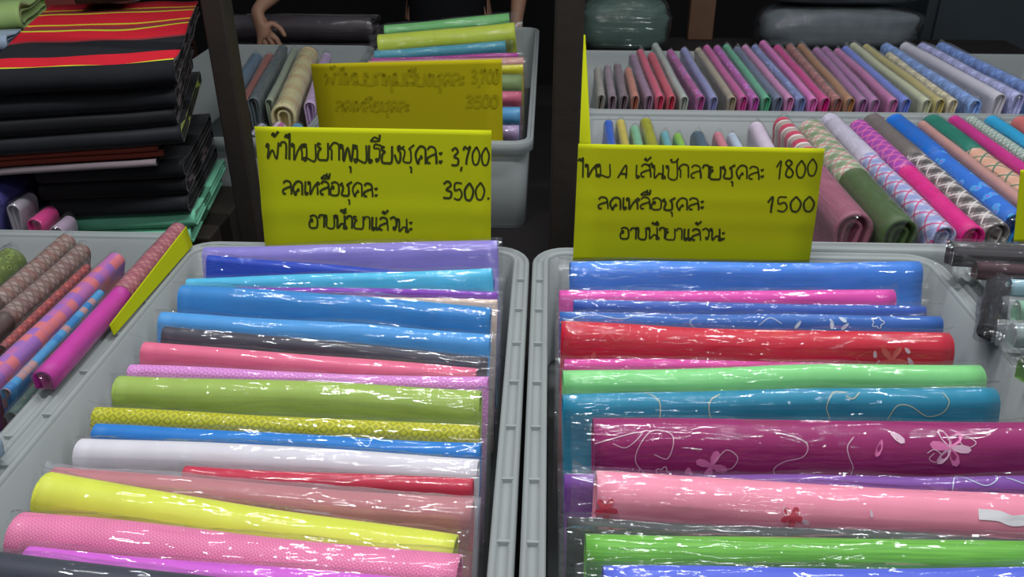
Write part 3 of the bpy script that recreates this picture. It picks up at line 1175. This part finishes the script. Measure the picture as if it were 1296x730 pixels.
# ------------------------------------------------------------------ rolls lying front to back
G3 = 'checked cloth rolls in the tray behind the 1800 card'
D3 = (-0.22, 0, -1)
rolls3 = [
    ('dusty mauve roll beside the 1800 card', (1050, 206), (1098, 268), [(1, cloth((158, 92, 110), 'slub', (140, 84, 104)))], .032),
    ('olive green roll with a white and green checked top half', (1030, 152), (1162, 276), [(.55, cloth((196, 200, 184), 'plaid', (120, 140, 96), (210, 130, 130), .045)), (1, pl((72, 92, 52)))], .029),
    ('lavender roll with a pink and blue checked lower half', (1062, 143), (1196, 290), [(.42, pl((196, 188, 206))), (1, cloth((200, 200, 224), 'plaid', (140, 150, 200), (206, 60, 120), .045))], .019),
    ('hot pink roll with a violet checked top half', (1088, 152), (1236, 286), [(.5, cloth((196, 70, 150), 'plaid', (150, 70, 170), (224, 130, 190), .03)), (1, pl((212, 28, 126)))], .019),
    ('grey roll with a black and white checked lower half', (1098, 142), (1258, 280), [(.42, pl((112, 104, 100))), (1, cloth((178, 168, 166), 'plaid', (52, 44, 46), (220, 214, 210), .045))], .021),
    ('cobalt blue roll with a light blue flowered lower half', (1124, 138), (1292, 268), [(.42, pl((28, 104, 196))), (1, cloth((44, 110, 206), 'spots', (70, 160, 226), (120, 120, 220), .022))], .021),
    ('thin tan roll between the cobalt blue and the bottle green roll', (1156, 152), (1310, 262), [(1, pl((190, 140, 132)))], .010),
    ('bottle green roll with a peach checked lower half', (1172, 139), (1330, 258), [(.42, pl((24, 116, 98))), (1, cloth((222, 176, 152), 'plaid', (214, 160, 136), (50, 120, 100), .05))], .024),
    ('raspberry pink roll beside the bottle green one', (1202, 145), (1350, 250), [(1, pl((196, 40, 132)))], .014),
    ('pale roll with green checks beside the raspberry roll', (1226, 145), (1370, 245), [(1, cloth((200, 206, 200), 'plaid', (150, 170, 160), (80, 130, 100), .03))], .014),
    ('turquoise blue roll near the corner of the checked rolls tray', (1246, 139), (1396, 240), [(1, pl((36, 158, 206)))], .016),
    ('coral red roll in the corner of the checked rolls tray', (1280, 138), (1430, 236), [(1, pl((206, 108, 104)))], .018),
]
PLAIDS = []
for lab, fa, ne, parts, r in rolls3:
    PLAIDS.append((lab, fa, ne, parts, r))
G3b = 'cloth rolls peeping over the top of the 1800 card'
peep = [('blue roll', 766, 152, (54, 100, 196), .010), ('yellow and blue roll', 785, 150, (206, 186, 90), .010), ('pale green spotted roll', 803, 158, (130, 186, 150), .010),
        ('olive yellow roll', 820, 148, (164, 164, 46), .013), ('teal and white roll', 840, 165, (110, 170, 176), .009), ('lime green roll', 859, 168, (136, 186, 82), .009),
        ('slate grey roll', 886, 164, (78, 98, 112), .014), ('salmon pink roll', 911, 167, (200, 124, 136), .010), ('white and blue roll', 929, 167, (176, 190, 206), .010)]
for i, (k, x, y, c, r) in enumerate(peep):
    far = (x - 2, y)
    near = (x + (x - 700) * 0.16, y + 70)
    roll(k + ' peeping over the top of the 1800 card', G3b, far, near, [(1, pl(c))], r, 0.965, 0.955)
roll('pale lilac roll peeping over the 1800 card beside the red striped roll', G3b, (958, 153), (1000, 230), [(1, pl((214, 196, 214)))], .016, .972, .96)
roll('roll with bold rose red and white bands', G3b, (1006, 147), (1036, 190), [(1, cloth((206, 70, 100), 'rings', (186, 168, 160), (236, 228, 222), .05))], .019, .975, .975)
for lab, fa, ne, parts, r in PLAIDS:
    roll(lab, G3, fa, ne, parts, r, 0.975, 0.975, ext=.016)
lay_rolls((-0.16, 0, -1), (0.09, 1.18))

# ---- thin pastel packets in the last tray
G4 = 'thin pastel cloth packets in the tray behind the checked rolls'
top = [
    ('beige', 748, 84, 758, (150, 142, 128)), ('mauve grey', 762, 82, 776, (140, 116, 126)), ('smoky brown', 772, 80, 789, (120, 96, 102)), ('orange brown', 782, 84, 802, (190, 112, 86)),
    ('dusky lilac', 790, 68, 815, (150, 110, 140)), ('raspberry red', 803, 62, 830, (214, 70, 104)), ('poppy red', 816, 66, 846, (206, 60, 84)), ('pale sage green', 830, 54, 870, (170, 176, 164)),
    ('fuchsia dotted', 849, 62, 892, (180, 70, 146)), ('powder blue', 866, 60, 908, (140, 140, 188)), ('straw', 884, 60, 932, (168, 152, 126)), ('cerise', 897, 57, 948, (204, 74, 150)),
    ('violet dotted', 905, 58, 962, (186, 78, 168)), ('sea green', 922, 56, 976, (84, 172, 130)), ('slate blue', 932, 58, 988, (100, 106, 136)), ('orchid pink', 944, 56, 1004, (206, 130, 176)),
    ('blue flowered', 954, 56, 1018, (118, 132, 182)), ('bubblegum pink', 962, 46, 1038, (222, 110, 184)), ('deep fuchsia', 984, 56, 1054, (206, 30, 128)), ('brick red checked', 1000, 55, 1064, (160, 92, 84)),
    ('copper brown', 1016, 54, 1076, (170, 116, 72)), ('plum', 1032, 60, 1094, (160, 96, 150)), ('heather', 1046, 58, 1112, (172, 104, 158)), ('rose mauve', 1060, 60, 1136, (190, 104, 156)),
    ('periwinkle', 1070, 58, 1152, (104, 124, 206)), ('pale lemon', 1086, 54, 1178, (190, 190, 152)), ('golden yellow', 1104, 56, 1198, (182, 166, 96)), ('cream checked', 1110, 66, 1212, (200, 186, 150)),
    ('cool blue striped', 1122, 54, 1240, (110, 146, 206)), ('ivory', 1134, 46, 1268, (206, 198, 206)), ('lilac striped', 1146, 42, 1292, (168, 168, 214)), ('denim striped', 1176, 46, 1330, (96, 132, 200)),
]
for i, (k, xf, yf, xn, c) in enumerate(top):
    m = pl(c)
    if 'dotted' in k or 'flowered' in k:
        m = cloth(c, 'spots', tuple(min(255, v + 40) for v in c), (90, 90, 170), .03)
    if 'striped' in k or 'checked' in k:
        m = cloth(c, 'motif', tuple(min(255, v + 30) for v in c), tuple(int(v * .8) for v in c), .03)
    r = .0095 if i < 18 else .0105
    if i > 27:
        r = .015
    roll(k + ' cloth packet with a rounded fold in the last tray', G4, (xf, yf), (xn, 128 if i < 29 else 118), [(1, m)], r, 1.0, 0.985, name='cloth_packet', cat='cloth packet', film=FILM_MILKY, ext=.02)
lay_rolls((-0.10, 0, -1), (0.09, 1.40))

# ---- patterned cloths in the tray beside the plain silk
G5 = 'patterned cloths in the tray beside the plain silk tray'
D5 = (-0.10, 0, -1)
BROWN = (112, 88, 84)
roll('moss green patterned cloth by the back of its tray', G5, (44, 312), (-70, 402), [(1, cloth((92, 108, 52), 'spots', (120, 136, 66), (70, 84, 40), .012))], .022, .985, .985)
roll('grey violet cloth in hazy film', G5, (66, 318), (-60, 436), [(1, pl((120, 112, 140)))], .007, .955, .955, film=FILM_HAZY)
roll('brown cloth with banded motifs and a plain lower half', G5, (104, 298), (-30, 446), [(.58, cloth((118, 96, 92), 'motif', (150, 130, 120), (128, 84, 76), .014)), (1, pl((92, 70, 66)))], .0125, .985, .985)
roll('dark brown cloth lying along the banded brown one', G5, (122, 308), (8, 462), [(.62, cloth((112, 92, 88), 'motif', (146, 126, 118), (110, 76, 70), .014)), (1, pl((84, 66, 62)))], .0115, .98, .98)
roll('thin red brown patterned cloth', G5, (138, 334), (60, 436), [(1, cloth((140, 56, 58), 'motif', (172, 92, 84), (110, 60, 66), .012))], .006, .965, .965)
roll('pink and orange cloth with violet squares', G5, (190, 318), (12, 486), [(1, cloth((176, 100, 160), 'tiles', (208, 110, 116), (150, 100, 176), .016))], .014, .968, .968)
roll('blue cloth with small orange squares', G5, (160, 366), (30, 490), [(1, cloth((48, 118, 176), 'tiles', (70, 140, 190), (170, 130, 130), .012))], .007, .962, .962)
roll('dark green flowered cloth under the magenta one', G5, (176, 380), (46, 520), [(1, cloth((64, 84, 76), 'spots', (140, 110, 120), (60, 60, 80), .016))], .007, .95, .95)
lay_rolls(D5, (-1.18, -.600))
build_slab('cloth_roll', 'magenta cloth with a red brown patterned top half', 'cloth roll', G5, Vector((-.583, 1.215, .975)), Vector((-.583, .80, .975)), .0125, .013, (0, 0, -1),
           [(.50, cloth((150, 84, 96), 'motif', (176, 116, 116), (140, 66, 84), .012)), (1, pl((186, 44, 148)))], FILM, .012, .001, nu=18)
build_slab('cloth_roll', 'light blue cloth in cloudy film at the edge of its tray', 'cloth roll', G5, Vector((-.580, .685, .978)), Vector((-.584, .47, .978)), .0155, .016, (0, 0, -1),
           [(1, pl((160, 190, 210)))], FILM_HAZY, .012, .001, nu=18)

# ---- dark bundles in the tray on the other side
G6 = 'dark wrapped bundles beside the embroidered silk tray'
DOWN6 = (0, -.3, -1)
for lab, a, b, c, pat, r, z, dn, h, fl in [
    ('black cloth roll lying across the tray rim', (1206, 304), (1345, 312), (50, 46, 48), ('stripe', (74, 70, 72), None, .02), .017, 1.015, DOWN6, .018, FILM),
    ('maroon cloth roll in front of the black roll', (1236, 330), (1350, 338), (66, 38, 44), ('plain', None, None, .01), .011, .998, DOWN6, .014, FILM),
    ('black folded cloth lying along the tray rim', (1262, 348), (1247, 410), (24, 20, 22), ('plain', None, None, .01), .010, .981, (1, 0, 0), .022, FILM_DARK),
    ('pale blue printed cloth bag', (1280, 353), (1372, 359), (150, 184, 196), ('spots', (60, 130, 180), (200, 210, 210), .02), .009, .992, DOWN6, .014, FILM),
    ('mint green wrapped cloth in a loose clear bag', (1290, 378), (1386, 384), (124, 176, 140), ('plain', None, None, .01), .013, .994, DOWN6, .014, FILM_MILKY),
    ('grey green wrapped cloth in a crumpled bag', (1284, 412), (1404, 420), (120, 136, 130), ('spots', (150, 160, 156), (84, 96, 100), .03), .014, .994, DOWN6, .014, FILM_HAZY),
    ('leaf green wrapped cloth beside the mint bundle end', (1300, 452), (1430, 456), (92, 138, 62), ('plain', None, None, .01), .015, .994, DOWN6, .014, FILM),
]:
    A, B = top_line(a, b, z, z, r)
    build_slab('wrapped_bundle', lab, 'cloth bundle', G6, A, B, r, h, dn, [(1, cloth(c, *pat[:1], *pat[1:]))], fl, .02, .004)

# ---- mirror image between the uprights, built as solid things
G7 = 'mirrored bundles in the tray between the wooden uprights'


BACK = []
for lab, L, R, c, r, z in [
    ('apple green silk bundle at the far end of its tray', (437, 36), (645, 17), (112, 186, 108), .020, 1.03),
    ('lemon yellow silk bundle in front of the apple green one', (432, 48), (652, 28), (190, 206, 62), .028, 1.03),
    ('teal blue silk bundle below the lemon yellow one', (440, 66), (640, 52), (70, 150, 170), .014, 1.0),
    ('small magenta silk bundle beside the teal blue one', (440, 74), (656, 67), (170, 50, 140), .008, .985),
    ('salmon silk bundle above the faint yellow card', (440, 78), (664, 72), (206, 150, 140), .013, .985),
    ('thin yellow silk bundle peeping past the faint card', (440, 88), (665, 82), (214, 206, 40), .010, .975),
    ('sage green silk bundle peeping past the faint card', (440, 98), (660, 94), (120, 142, 88), .022, .975),
    ('rose red silk bundle peeping past the faint card', (440, 118), (660, 116), (196, 92, 118), .014, .970),
    ('azure blue silk bundle peeping past the faint card', (440, 138), (665, 135), (70, 140, 186), .018, .970),
    ('lilac silk bundle at the front of the tray between the uprights', (440, 160), (664, 158), (164, 140, 180), .014, .965),
]:
    BACK.append((lab, L, R, c, dict(r=r, z=z, z2=at_y(R[0], R[1], at_z(L[0], L[1], z).y + 0.02).z)))
file_bundles(BACK, 'silk_bundle', G7, -14, 2.84)
G8 = 'rolls in the tray holding the cream roll'  # rolls of the mirror reflection, modelled as real cloth
D8 = (0.2, 0, -1)
roll('blue grey roll by the left wooden upright', G8, (326, 66), (300, 124), [(1, pl((96, 120, 140)))], .018, .968, .968)
roll('rust red roll beside the dark grey roll', G8, (346, 68), (316, 124), [(1, pl((156, 100, 92)))], .015, .968, .968)
roll('dark grey roll beside the cream roll', G8, (358, 56), (328, 124), [(1, pl((92, 104, 108)))], .013, .985, .985)
roll('sage grey roll between the dark grey and the cream roll', G8, (368, 60), (342, 126), [(1, pl((150, 160, 140)))], .009, .970, .970)
roll('cream roll with faint brown bands', G8, (386, 58), (360, 132), [(1, cloth((206, 200, 150), 'motif', (212, 196, 150), (196, 160, 120), .05))], .028, .985, .985)
roll('pale lilac roll between the cream roll and the faint card', G8, (412, 66), (396, 128), [(1, pl((190, 164, 200)))], .014, .965, .965)
lay_rolls((0.06, 0, -1), (-1.0, -.530))
roll('blue and white striped roll by the foot of the 3,700 card', G8, (346, 155), (320, 175), [(1, cloth((120, 130, 150), 'stripe', (190, 180, 196), None, .016))], .014, .955, .955)
roll('pink roll in front of the cream roll', G8, (372, 154), (350, 175), [(1, cloth((186, 110, 160), 'stripe', (210, 200, 210), None, .02))], .016, .955, .955)
roll('pale blue roll under the faint yellow card', G8, (394, 155), (385, 167), [(1, pl((90, 150, 180)))], .014, .95, .95)
lay_rolls((0.06, 0, -1), (-1.0, -.530))

# ------------------------------------------------------------------ the pile of folded cloths
def folded(label, group, x0, x1, y, z, r, depth, mat, yaw=0.0, end=None, wob=.006, sag=0.0, film=None, name='folded_cloth', roll_=0.0, **kw):
    A = Vector((x0, y, z + r)); B = Vector((x1, y + (x1 - x0) * math.tan(math.radians(yaw)), z + r + roll_))
    kw.setdefault('phase', x0)
    dn = Vector((-math.tan(math.radians(yaw)), 1, 0))
    return build_slab(name, label, 'folded cloth', group, A, B, r, depth, dn, [(1, mat)], film, .01, wob, sag, end_mat=end, nu=26, seed=3, **kw)


G9 = 'pile of folded cloths beside the left wooden upright'
BLACK = cloth((30, 31, 34), 'plain', None, None, .01, .1)
BLACK2 = cloth((24, 24, 26), 'plain', None, None, .01, .1)
SPECK = cloth((26, 22, 24), 'tiles', (20, 18, 18), (78, 66, 72), .012, .1)
SPECKG = cloth((30, 30, 26), 'tiles', (26, 24, 20), (150, 166, 60), .016, .1)
RED, YEL, BLK, DRED = (196, 34, 48), (196, 196, 50), (36, 36, 40), (140, 50, 56)
STRIPES = bands('striped', (30, 31, 34), [
    (.000, .006, YEL), (.006, .12, RED), (.12, .235, BLK), (.235, .25, DRED), (.25, .70, RED),
    (.335, .346, YEL), (.346, .375, DRED), (.384, .394, YEL), (.49, .501, YEL), (.501, .53, DRED), (.535, .545, YEL)])
MINT = cloth((112, 186, 154), 'plain', None, None, .01, .1)
v, f = box_vf(-.90, -0.63, 1.43, 1.69, TZ, 0.860)
tag(bevel(mesh_obj('low_platform', v, f, WOOD, smooth=False), .004), 'low dark wooden platform under the pile of folded cloths', 'platform')
zb = 0.8625
for lab, x0, x1, y, r, m, e, yw in [
        ('mint green folded cloth at the bottom of the pile', -.862, -0.650, 1.375, .016, MINT, MINT, 9),
        ('mint green folded cloth showing its rolled end', -.858, -0.638, 1.377, .015, MINT, MINT, 9)]:
    folded(lab, G9, x0, x1, y, zb, r, .29, m, yw, e, wob=.005); zb += 2 * r + .0005
WHITE_E = bands('w', (30, 28, 30), [(-.03, .002, (128, 116, 120))])
RUSSET_E = bands('r', (40, 26, 26), [(-.03, .002, (110, 50, 40))])
for lab, r, m, e, x0, x1, yf, yw in [
    ('black folded cloth resting on the mint green ones', .018, BLACK, BLACK2, -.872, -.642, 1.363, 10),
    ('black folded cloth second above the mint green ones', .017, BLACK2, SPECK, -.882, -.640, 1.360, 11),
    ('black folded cloth third above the mint green ones', .017, BLACK, BLACK2, -.876, -.636, 1.353, 11),
    ('black folded cloth with a white edge in the middle of the pile', .006, WHITE_E, SPECKG, -1.02, -.665, 1.27, 14),
    ('black folded cloth with a russet edge above the white edged one', .006, RUSSET_E, SPECKG, -1.03, -.655, 1.27, 15),
    ('black folded cloth with a thin russet edge below the green patterned one', .005, RUSSET_E, SPECKG, -1.03, -.66, 1.265, 15),
    ('black folded cloth with green patterned ends', .0155, BLACK, SPECKG, -1.04, -.618, 1.255, 16),
    ('black folded cloth with speckled ends', .015, BLACK2, SPECK, -1.04, -.624, 1.252, 17),
    ('black folded cloth below the striped one', .0155, BLACK, SPECK, -1.04, -.618, 1.252, 17),
]:
    folded(lab, G9, x0, x1, yf, zb, r, .29 if x0 > -.9 else .40, m, yw, e, wob=.005); zb += 2 * r + .0006
zs = zb
zb += .007
folded('red and black striped folded cloth with yellow lines on top of the pile', G9, -.90, -.610, 1.288, zb, .020, .62, STRIPES, 17, SPECK, wob=.012); ztop = zb + .04
folded('dark navy folded cloth lying on the striped one', G9, -.98, -.88, 1.80, ztop + .008, .02, .14, cloth((36, 34, 48)), 17)

# things beside the pile
G10 = 'wrapped cloths beside the foot of the pile'
for lab, x, y0, y1, z, r, m, e in [
    ('violet blue cloth in shiny film beside the pile', -.945, 1.45, 1.295, .985, .030, cloth((54, 46, 116), 'slub', (66, 60, 140)), .012),
    ('silver grey cloth in clear film beside the violet blue one', -.897, 1.345, 1.29, .970, .011, pl((150, 142, 152)), .010),
    ('raspberry pink wrapped cloth beside the pile', -.868, 1.345, 1.29, .945, .013, pl((196, 54, 122)), .010),
    ('clear bag with a lilac cloth at the foot of the pile', -.836, 1.34, 1.295, .930, .012, pl((160, 140, 160)), .012)]:
    build_slab('cloth_roll', lab, 'cloth roll', G10, Vector((x, y0, z)), Vector((x, y1, z)), r, z - TZ - .008, (0, 0, -1), [(1, m)], FILM, e, .002, nu=18)

# cloths heaped on the left of the pile
G11 = 'cloths heaped beside the striped cloth on the pile'
folded('pale blue folded cloth tucked between the striped and the light green cloth', G11, -1.15, -1.02, 1.56, zs + .002, .016, .10, cloth((150, 166, 186)), 17, wob=.008)
folded('light green folded cloth behind the striped one', G11, -1.23, -1.06, 1.68, zs + .012, .028, .20, cloth((146, 172, 104)), 17, wob=.012)
folded('black crumpled cloth beside the striped cloth', G11, -1.12, -.955, 1.31, zs + .002, .03, .20, cloth((30, 24, 30), 'slub', (48, 36, 50)), 17, wob=.02)
folded('brown folded cloth on the black crumpled one', G11, -1.20, -1.03, 1.42, zs + .068, .014, .12, cloth((110, 74, 66)), 17, wob=.012)
v, f = box_vf(-1.60, -1.03, 2.0, 2.5, TZ, 1.04)
tag(bevel(mesh_obj('storage_box', v, f, simple('dark_maroon_board', (46, 24, 22), .8, .1), smooth=False), .006), 'dark maroon box behind the striped cloth pile', 'box')
folded('maroon folded cloth on the maroon box', G11, -1.58, -1.04, 2.03, 1.042, .08, .2, cloth((92, 36, 30)), 0)

# dark stacks reflected between the uprights, built as solid packs
G12 = 'mirrored dark wrapped packs behind the tray with the cream roll'
z = 0.75
names = ['lowest mirrored dark wrapped pack behind the cream roll tray', 'middle mirrored dark wrapped pack behind the cream roll tray', 'top mirrored dark wrapped pack behind the cream roll tray']
for i, lab in enumerate(names[:3]):
    folded(lab, G12, -1.00, -0.56, 2.765, z + .008, .038, .13, cloth((50, 40, 46), 'slub', (60, 50, 56)), 0, None, film=FILM, name='wrapped_pack')
    z += .0865

# ------------------------------------------------------------------ far side, behind the pastel packets
TEAK = simple('teak_wood', (92, 68, 52), .5, .3, 18, .4)
v, f = box_vf(0.10, 1.50, 2.60, 2.90, TZ, 0.92)
tag(bevel(mesh_obj('storage_box', v, f, simple('black_board', (34, 30, 30), .7, .2), smooth=False), .006), 'long black box behind the pastel packets carrying the stuffed bags', 'box')
a, b = at_y(872, 30, 2.85), at_y(904, 30, 2.85)
v, f = box_vf(a.x, b.x, 2.85, 2.89, 0.92, 2.3)
tag(bevel(mesh_obj('wooden_post', v, f, TEAK, smooth=False), .005), 'brown wooden post rising behind the pastel cloth packets', 'post')
a, b = at_y(1166, 60, 2.96), at_y(1420, 60, 2.96)
cab = empty('cabinet', ((a.x + b.x) / 2, 3.2, 0), 'dark grey panelled cabinet behind the pastel packets', 'cabinet')
GREY = simple('dark_grey_laminate', (52, 58, 62), .6, .2, 8)
v, f = box_vf(a.x, b.x + .2, 2.98, 3.4, 0, 1.8)
bevel(mesh_obj('body', v, f, GREY, cab, smooth=False), .006)
v, f = box_vf(a.x + .03, b.x + .17, 2.96, 2.98, 0.1, 1.76)
bevel(mesh_obj('door', v, f, GREY, cab, smooth=False), .004)


def lump(name, label, c, size, mat, film=None, seed=1, group=None, cat='bag'):
    root = empty(name, (c[0], c[1], c[2] - size[2]), label, cat, group)
    for part, m, g in (('cloth', mat, 0.93), ('plastic_bag', film, 1.0)):
        if m is None:
            continue
        V, UV, F = [], [], []
        nu, nv = 28, 16
        for i in range(nv + 1):
            ph = -math.pi / 2 + math.pi * i / nv
            for j in range(nu):
                th = 2 * math.pi * j / nu
                def sp(x, e): return math.copysign(abs(x) ** e, x)
                x, y, zz = sp(math.cos(ph), .5) * sp(math.cos(th), .5), sp(math.cos(ph), .5) * sp(math.sin(th), .5), sp(math.sin(ph), .6)
                k = g * (1 + .10 * fbm(x * 2.2, y * 2.2 + seed, zz * 3) + .05 * fbm(x * 7, y * 7, zz * 9 + seed))
                if zz < -.9:
                    k = g
                V.append((c[0] + x * size[0] * k, c[1] + y * size[1] * k, c[2] + zz * size[2] * (g if zz < 0 else k)))
                UV.append((th / 6.28 * .8, ph * .15))
        for i in range(nv):
            for j in range(nu):
                a = i * nu + j
                b = i * nu + (j + 1) % nu
                F.append((a, b, b + nu, a + nu))
        mesh_obj(part, V, F, m, root, UV)
    return root


c = at_y(790, 42, 2.72)
lump('stuffed_bag', 'dull green stuffed plastic bag beside the right wooden upright', (c.x, 2.72, .921 + .08), (.14, .10, .08), simple('green_stuffing', (66, 88, 80), .7, .2, 12, .5), FILM, 3)
c = at_y(1062, 15, 2.74)
for i in range(2):
    lump('stuffed_bag', ('clear bag packed with grey cloth lying on the long black box', 'clear bag packed with grey cloth lying on another grey bag')[i],
         (c.x, 2.745, .921 + .07 + i * .142), (.25, .10, .07), simple('grey_stuffing', (96, 102, 106), .7, .2, 30, .5), FILM, 5 + i)

# ------------------------------------------------------------------ the person reflected between the uprights, built as a solid figure
SKIN = simple('skin', (150, 112, 92), .55, .3)
SHIRT = simple('black_shirt', (22, 22, 24), .85, .1, 20, .3, .3, 30)
TROUSER = simple('black_trousers', (26, 26, 30), .85, .1)
HAIR = simple('black_hair', (18, 15, 14), .5, .3)


def skinned(name, verts, edges, mat, parent, rootv, sub=2):
    me = bpy.data.meshes.new(name)
    me.from_pydata([Vector(p[:3]) for p in verts], edges, [])
    me.materials.append(mat)
    o = bpy.data.objects.new(name, me)
    COL.objects.link(o)
    o.parent = parent
    m = o.modifiers.new('skin', 'SKIN')
    m.use_smooth_shade = True
    me.skin_vertices or None
    for i, p in enumerate(verts):
        d = me.skin_vertices[0].data[i]
        d.radius = (p[3], p[4] if len(p) > 4 else p[3])
        d.use_root = i == rootv
    sd = o.modifiers.new('sub', 'SUBSURF')
    sd.levels = sd.render_levels = sub
    return o


person = empty('person', (-0.36, 3.18, 0), 'mirror image of a person in black clothing with one hand over the dark wrapped packs', 'person')
# x right, y away from the camera, z up; standing behind the table, facing it
hx, hy, hz = -0.54, -0.505, 1.035      # the wrist that reaches over the packs
B = [(0, 0, .95, .13, .10), (0, 0, 1.12, .12, .095), (0, -.01, 1.30, .15, .105), (0, 0, 1.42, .10, .07), (0, 0, 1.50, .052, .052), (0, -.02, 1.60, .075, .085), (0, -.02, 1.70, .062, .07),
     (-.10, 0, .90, .085, .085), (-.11, -.01, .50, .058, .06), (-.11, .03, .09, .038, .04), (-.12, -.12, .04, .035, .028),
     (.10, 0, .90, .085, .085), (.11, -.01, .50, .058, .06), (.11, .03, .09, .038, .04), (.12, -.12, .04, .035, .028),
     (-.20, 0, 1.40, .055, .055), (-.36, -.20, 1.20, .045, .045), (hx, hy, hz, .026, .022),
     (.20, 0, 1.40, .055, .055), (.27, .02, 1.13, .044, .044), (.25, -.14, .92, .026, .022), (.24, -.20, .86, .030, .014)]
E_ = [(0, 1), (1, 2), (2, 3), (3, 4), (4, 5), (5, 6), (0, 7), (7, 8), (8, 9), (9, 10), (0, 11), (11, 12), (12, 13), (13, 14), (3, 15), (15, 16), (16, 17), (3, 18), (18, 19), (19, 20), (20, 21)]


def hand(wi, palm, out, side, down):
    # palm centre, then five fingers of unequal length, each with a bend
    pi = len(B)
    B.append((*palm, .030, .014)); E_.append((wi, pi))
    for k, (off, ln) in enumerate(((-.030, .058), (-.010, .070), (.010, .074), (.029, .062))):
        a = Vector(palm) + out * .035 + side * off
        m = a + out * ln * .55 + down * .012
        t = m + out * ln * .42 + down * ln * .30
        i = len(B)
        B.extend([(*a, .0095, .009), (*m, .0085, .008), (*t, .0065, .006)])
        E_.extend([(pi, i), (i, i + 1), (i + 1, i + 2)])
    a = Vector(palm) - out * .012 + side * .034
    m = a + out * .026 + side * .018 + down * .008
    t = m + out * .028 + side * .004
    i = len(B)
    B.extend([(*a, .011, .010), (*m, .0095, .009), (*t, .007, .0065)])
    E_.extend([(pi, i), (i, i + 1), (i + 1, i + 2)])


o_ = Vector((.35, -.25, -.90)).normalized()
sd_ = Vector((.9, .1, .33)); sd_ = (sd_ - o_ * sd_.dot(o_)).normalized()
hand(17, (hx + .02, hy - .012, hz - .055), o_, sd_, Vector((0, .8, -.2)))
del B[21]; E_.remove((20, 21)); E_ = [(a - (a > 21), b - (b > 21)) for a, b in E_]
o2 = Vector((0, -.5, -.87)).normalized()
hand(20, (.245, -.18, .865), o2, Vector((-1, 0, 0)), Vector((0, .8, -.3)))
body = skinned('body', B, E_, SKIN, person, 0)
T = [(0, 0, .78, .17, .14), (0, 0, .95, .17, .14), (0, 0, 1.12, .15, .12), (0, -.01, 1.30, .175, .125), (0, 0, 1.42, .12, .085), (0, 0, 1.465, .068, .068),
     (-.20, 0, 1.40, .07, .07), (-.31, -.14, 1.265, .062, .062), (-.36, -.20, 1.20, .058, .058), (.20, 0, 1.40, .07, .07), (.25, .015, 1.21, .062, .062), (.27, .02, 1.13, .058, .058)]
skinned('shirt', T, [(0, 1), (1, 2), (2, 3), (3, 4), (4, 5), (4, 6), (6, 7), (7, 8), (4, 9), (9, 10), (10, 11)], SHIRT, person, 0)
T = [(0, 0, .96, .15, .12), (-.10, 0, .86, .105, .105), (-.11, -.01, .50, .08, .082), (-.11, .03, .10, .062, .066), (.10, 0, .86, .105, .105), (.11, -.01, .50, .08, .082), (.11, .03, .10, .062, .066)]
skinned('trousers', T, [(0, 1), (1, 2), (2, 3), (0, 4), (4, 5), (5, 6)], TROUSER, person, 0)
T = [(0, .02, 1.60, .078, .07), (0, .0, 1.69, .075, .08), (0, -.04, 1.72, .06, .05)]
skinned('hair', T, [(0, 1), (1, 2)], HAIR, person, 1)


def ball(name, c, r, mat, sc=(1, 1, 1)):
    bm = bmesh.new()
    bmesh.ops.create_uvsphere(bm, u_segments=12, v_segments=8, radius=r)
    me = bpy.data.meshes.new(name)
    for vv in bm.verts:
        vv.co = Vector((vv.co.x * sc[0], vv.co.y * sc[1], vv.co.z * sc[2])) + Vector(c)
    bm.to_mesh(me); bm.free()
    me.materials.append(mat)
    oo = bpy.data.objects.new(name, me)
    COL.objects.link(oo)
    oo.parent = person


for sx in (-1, 1):
    ball('eye', (sx * .030, -.095, 1.625), .011, HAIR)
    ball('ear', (sx * .076, -.01, 1.61), .024, SKIN, (.45, .8, 1.3))
ball('nose', (0, -.108, 1.595), .015, SKIN, (.8, 1, 1.5))
ball('mouth', (0, -.098, 1.560), .022, simple('lips', (120, 64, 60), .5, .3), (1, .4, .3))
